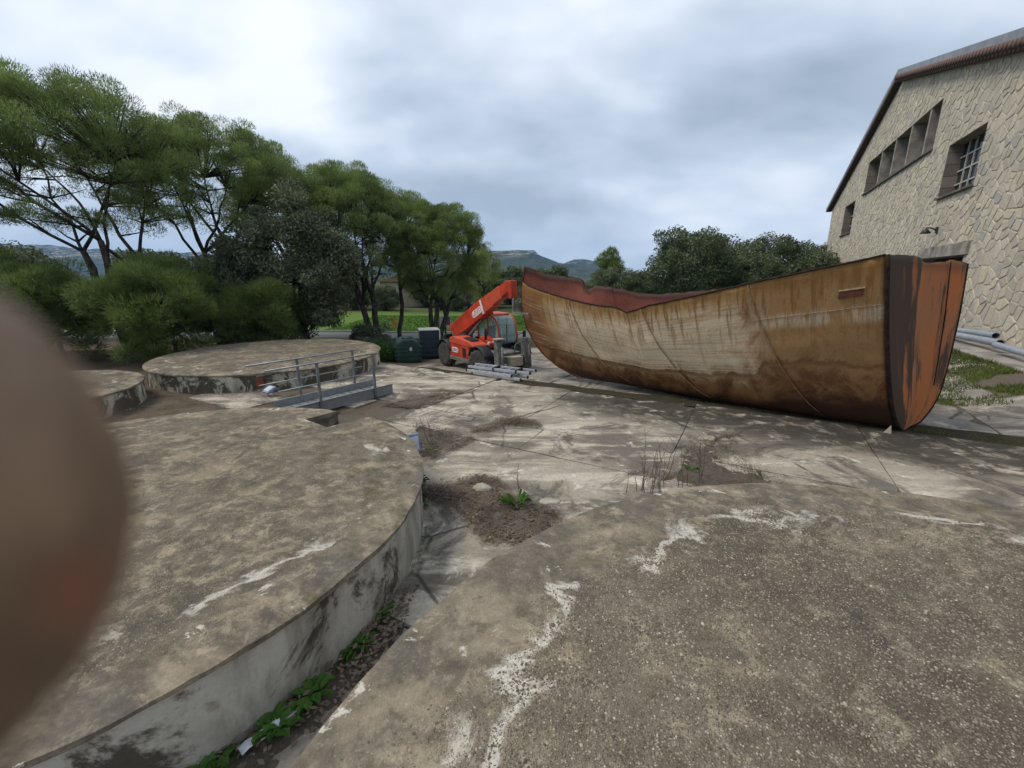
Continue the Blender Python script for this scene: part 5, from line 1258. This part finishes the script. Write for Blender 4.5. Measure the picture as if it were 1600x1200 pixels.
# ------------------------------------------------------------------ photographer's hand, one fingertip in front of the lens
def hand():
    cm = cam.matrix_basis if False else Matrix.Translation(cam.location) @ cam.rotation_euler.to_matrix().to_4x4()
    J = []; E = []; Rr = []
    def node(p, r, par=None):
        J.append(p); Rr.append(r)
        if par is not None: E.append((par, len(J)-1))
        return len(J)-1
    wrist = node((-.170, -.135, .030), .026); palm = node((-.135, -.085, .025), .030, wrist); kn = node((-.112, -.050, .020), .024, palm)
    i1 = node((-.098, -.030, .010), .0135, kn); i2 = node((-.074, -.0240, -.006), .0140, i1); i3 = node((-.050, -.0130, -.0140), .0165, i2); i4 = node((-.0305, -.0055, -.0180), .0175, i3); node((-.0232, -.0035, -.0190), .0125, i4)
    for k, (dx, dy, L) in enumerate([(-.006, -.020, 1.0), (-.012, -.040, .95), (-.018, -.058, .8)]):
        a = node((-.112+dx, -.052+dy, .010), .0125-.001*k, kn if k == 0 else palm); b = node((-.096+dx, -.046+dy, -.026*L), .0105-.0008*k, a); c = node((-.100+dx, -.046+dy, -.048*L), .0092-.0008*k, b); node((-.118+dx, -.050+dy, -.050*L), .008-.0006*k, c)
    a = node((-.140, -.050, .040), .015, palm); b = node((-.122, -.020, .045), .0125, a); node((-.106, .002, .040), .0105, b)
    me = bpy.data.meshes.new('hand'); me.from_pydata([cm @ Vector(p) for p in J], E, [])
    t = NT('skin', .5, .35); t.p.inputs['Subsurface Weight'].default_value = .1; t.p.inputs['Subsurface Radius'].default_value = (.004, .0015, .001)
    p = t.pos(); n = t.ss(t.noise(p, 90, 4, .6), .35, .65); rd = t.math('MULTIPLY', t.ss(t.noise(t.map(p, (1, 1, 1), (.3, .1, 0)), 70, 3), .52, .66), .6); m_ = t.out(t.mix(rd, t.mix(n, (.14, .085, .048), (.27, .17, .10)), (.26, .085, .05)), t.bump(t.noise(p, 700, 3), .15, .0006))
    me.materials.append(m_)
    o = obj('person', me, m_); 
    sk = o.modifiers.new('skin', 'SKIN'); sk.use_smooth_shade = True
    if not me.skin_vertices: pass
    for v, r_ in zip(me.skin_vertices[0].data, Rr): v.radius = (r_, r_)
    me.skin_vertices[0].data[palm].use_root = True; me.skin_vertices[0].data[wrist].use_root = False
    s_ = o.modifiers.new('sub', 'SUBSURF'); s_.levels = 2; s_.render_levels = 3
    dg = bpy.context.evaluated_depsgraph_get(); bpy.context.view_layer.update(); dg = bpy.context.evaluated_depsgraph_get()
    nm = bpy.data.meshes.new_from_object(o.evaluated_get(dg)); o.modifiers.clear(); o.data = nm; nm.shade_smooth()
    tag(o, 'blurred fingertip of the photographer covering the left picture edge', 'person')
hand()

# ------------------------------------------------------------------ haze
hzb = MB().box((0, 1450, 130), (7000, 4300, 270)).build('haze', None, None); tag(hzb, kind='stuff')
hm_ = bpy.data.materials.new('haze_air'); hm_.use_nodes = True; nt = hm_.node_tree; nt.nodes.clear()
pv = nt.nodes.new('ShaderNodeVolumePrincipled'); pv.inputs['Density'].default_value = 1.0e-4; pv.inputs['Color'].default_value = (.30, .54, 1.0, 1); pv.inputs['Anisotropy'].default_value = .2
ou = nt.nodes.new('ShaderNodeOutputMaterial'); nt.links.new(pv.outputs[0], ou.inputs['Volume']); hzb.data.materials.append(hm_)
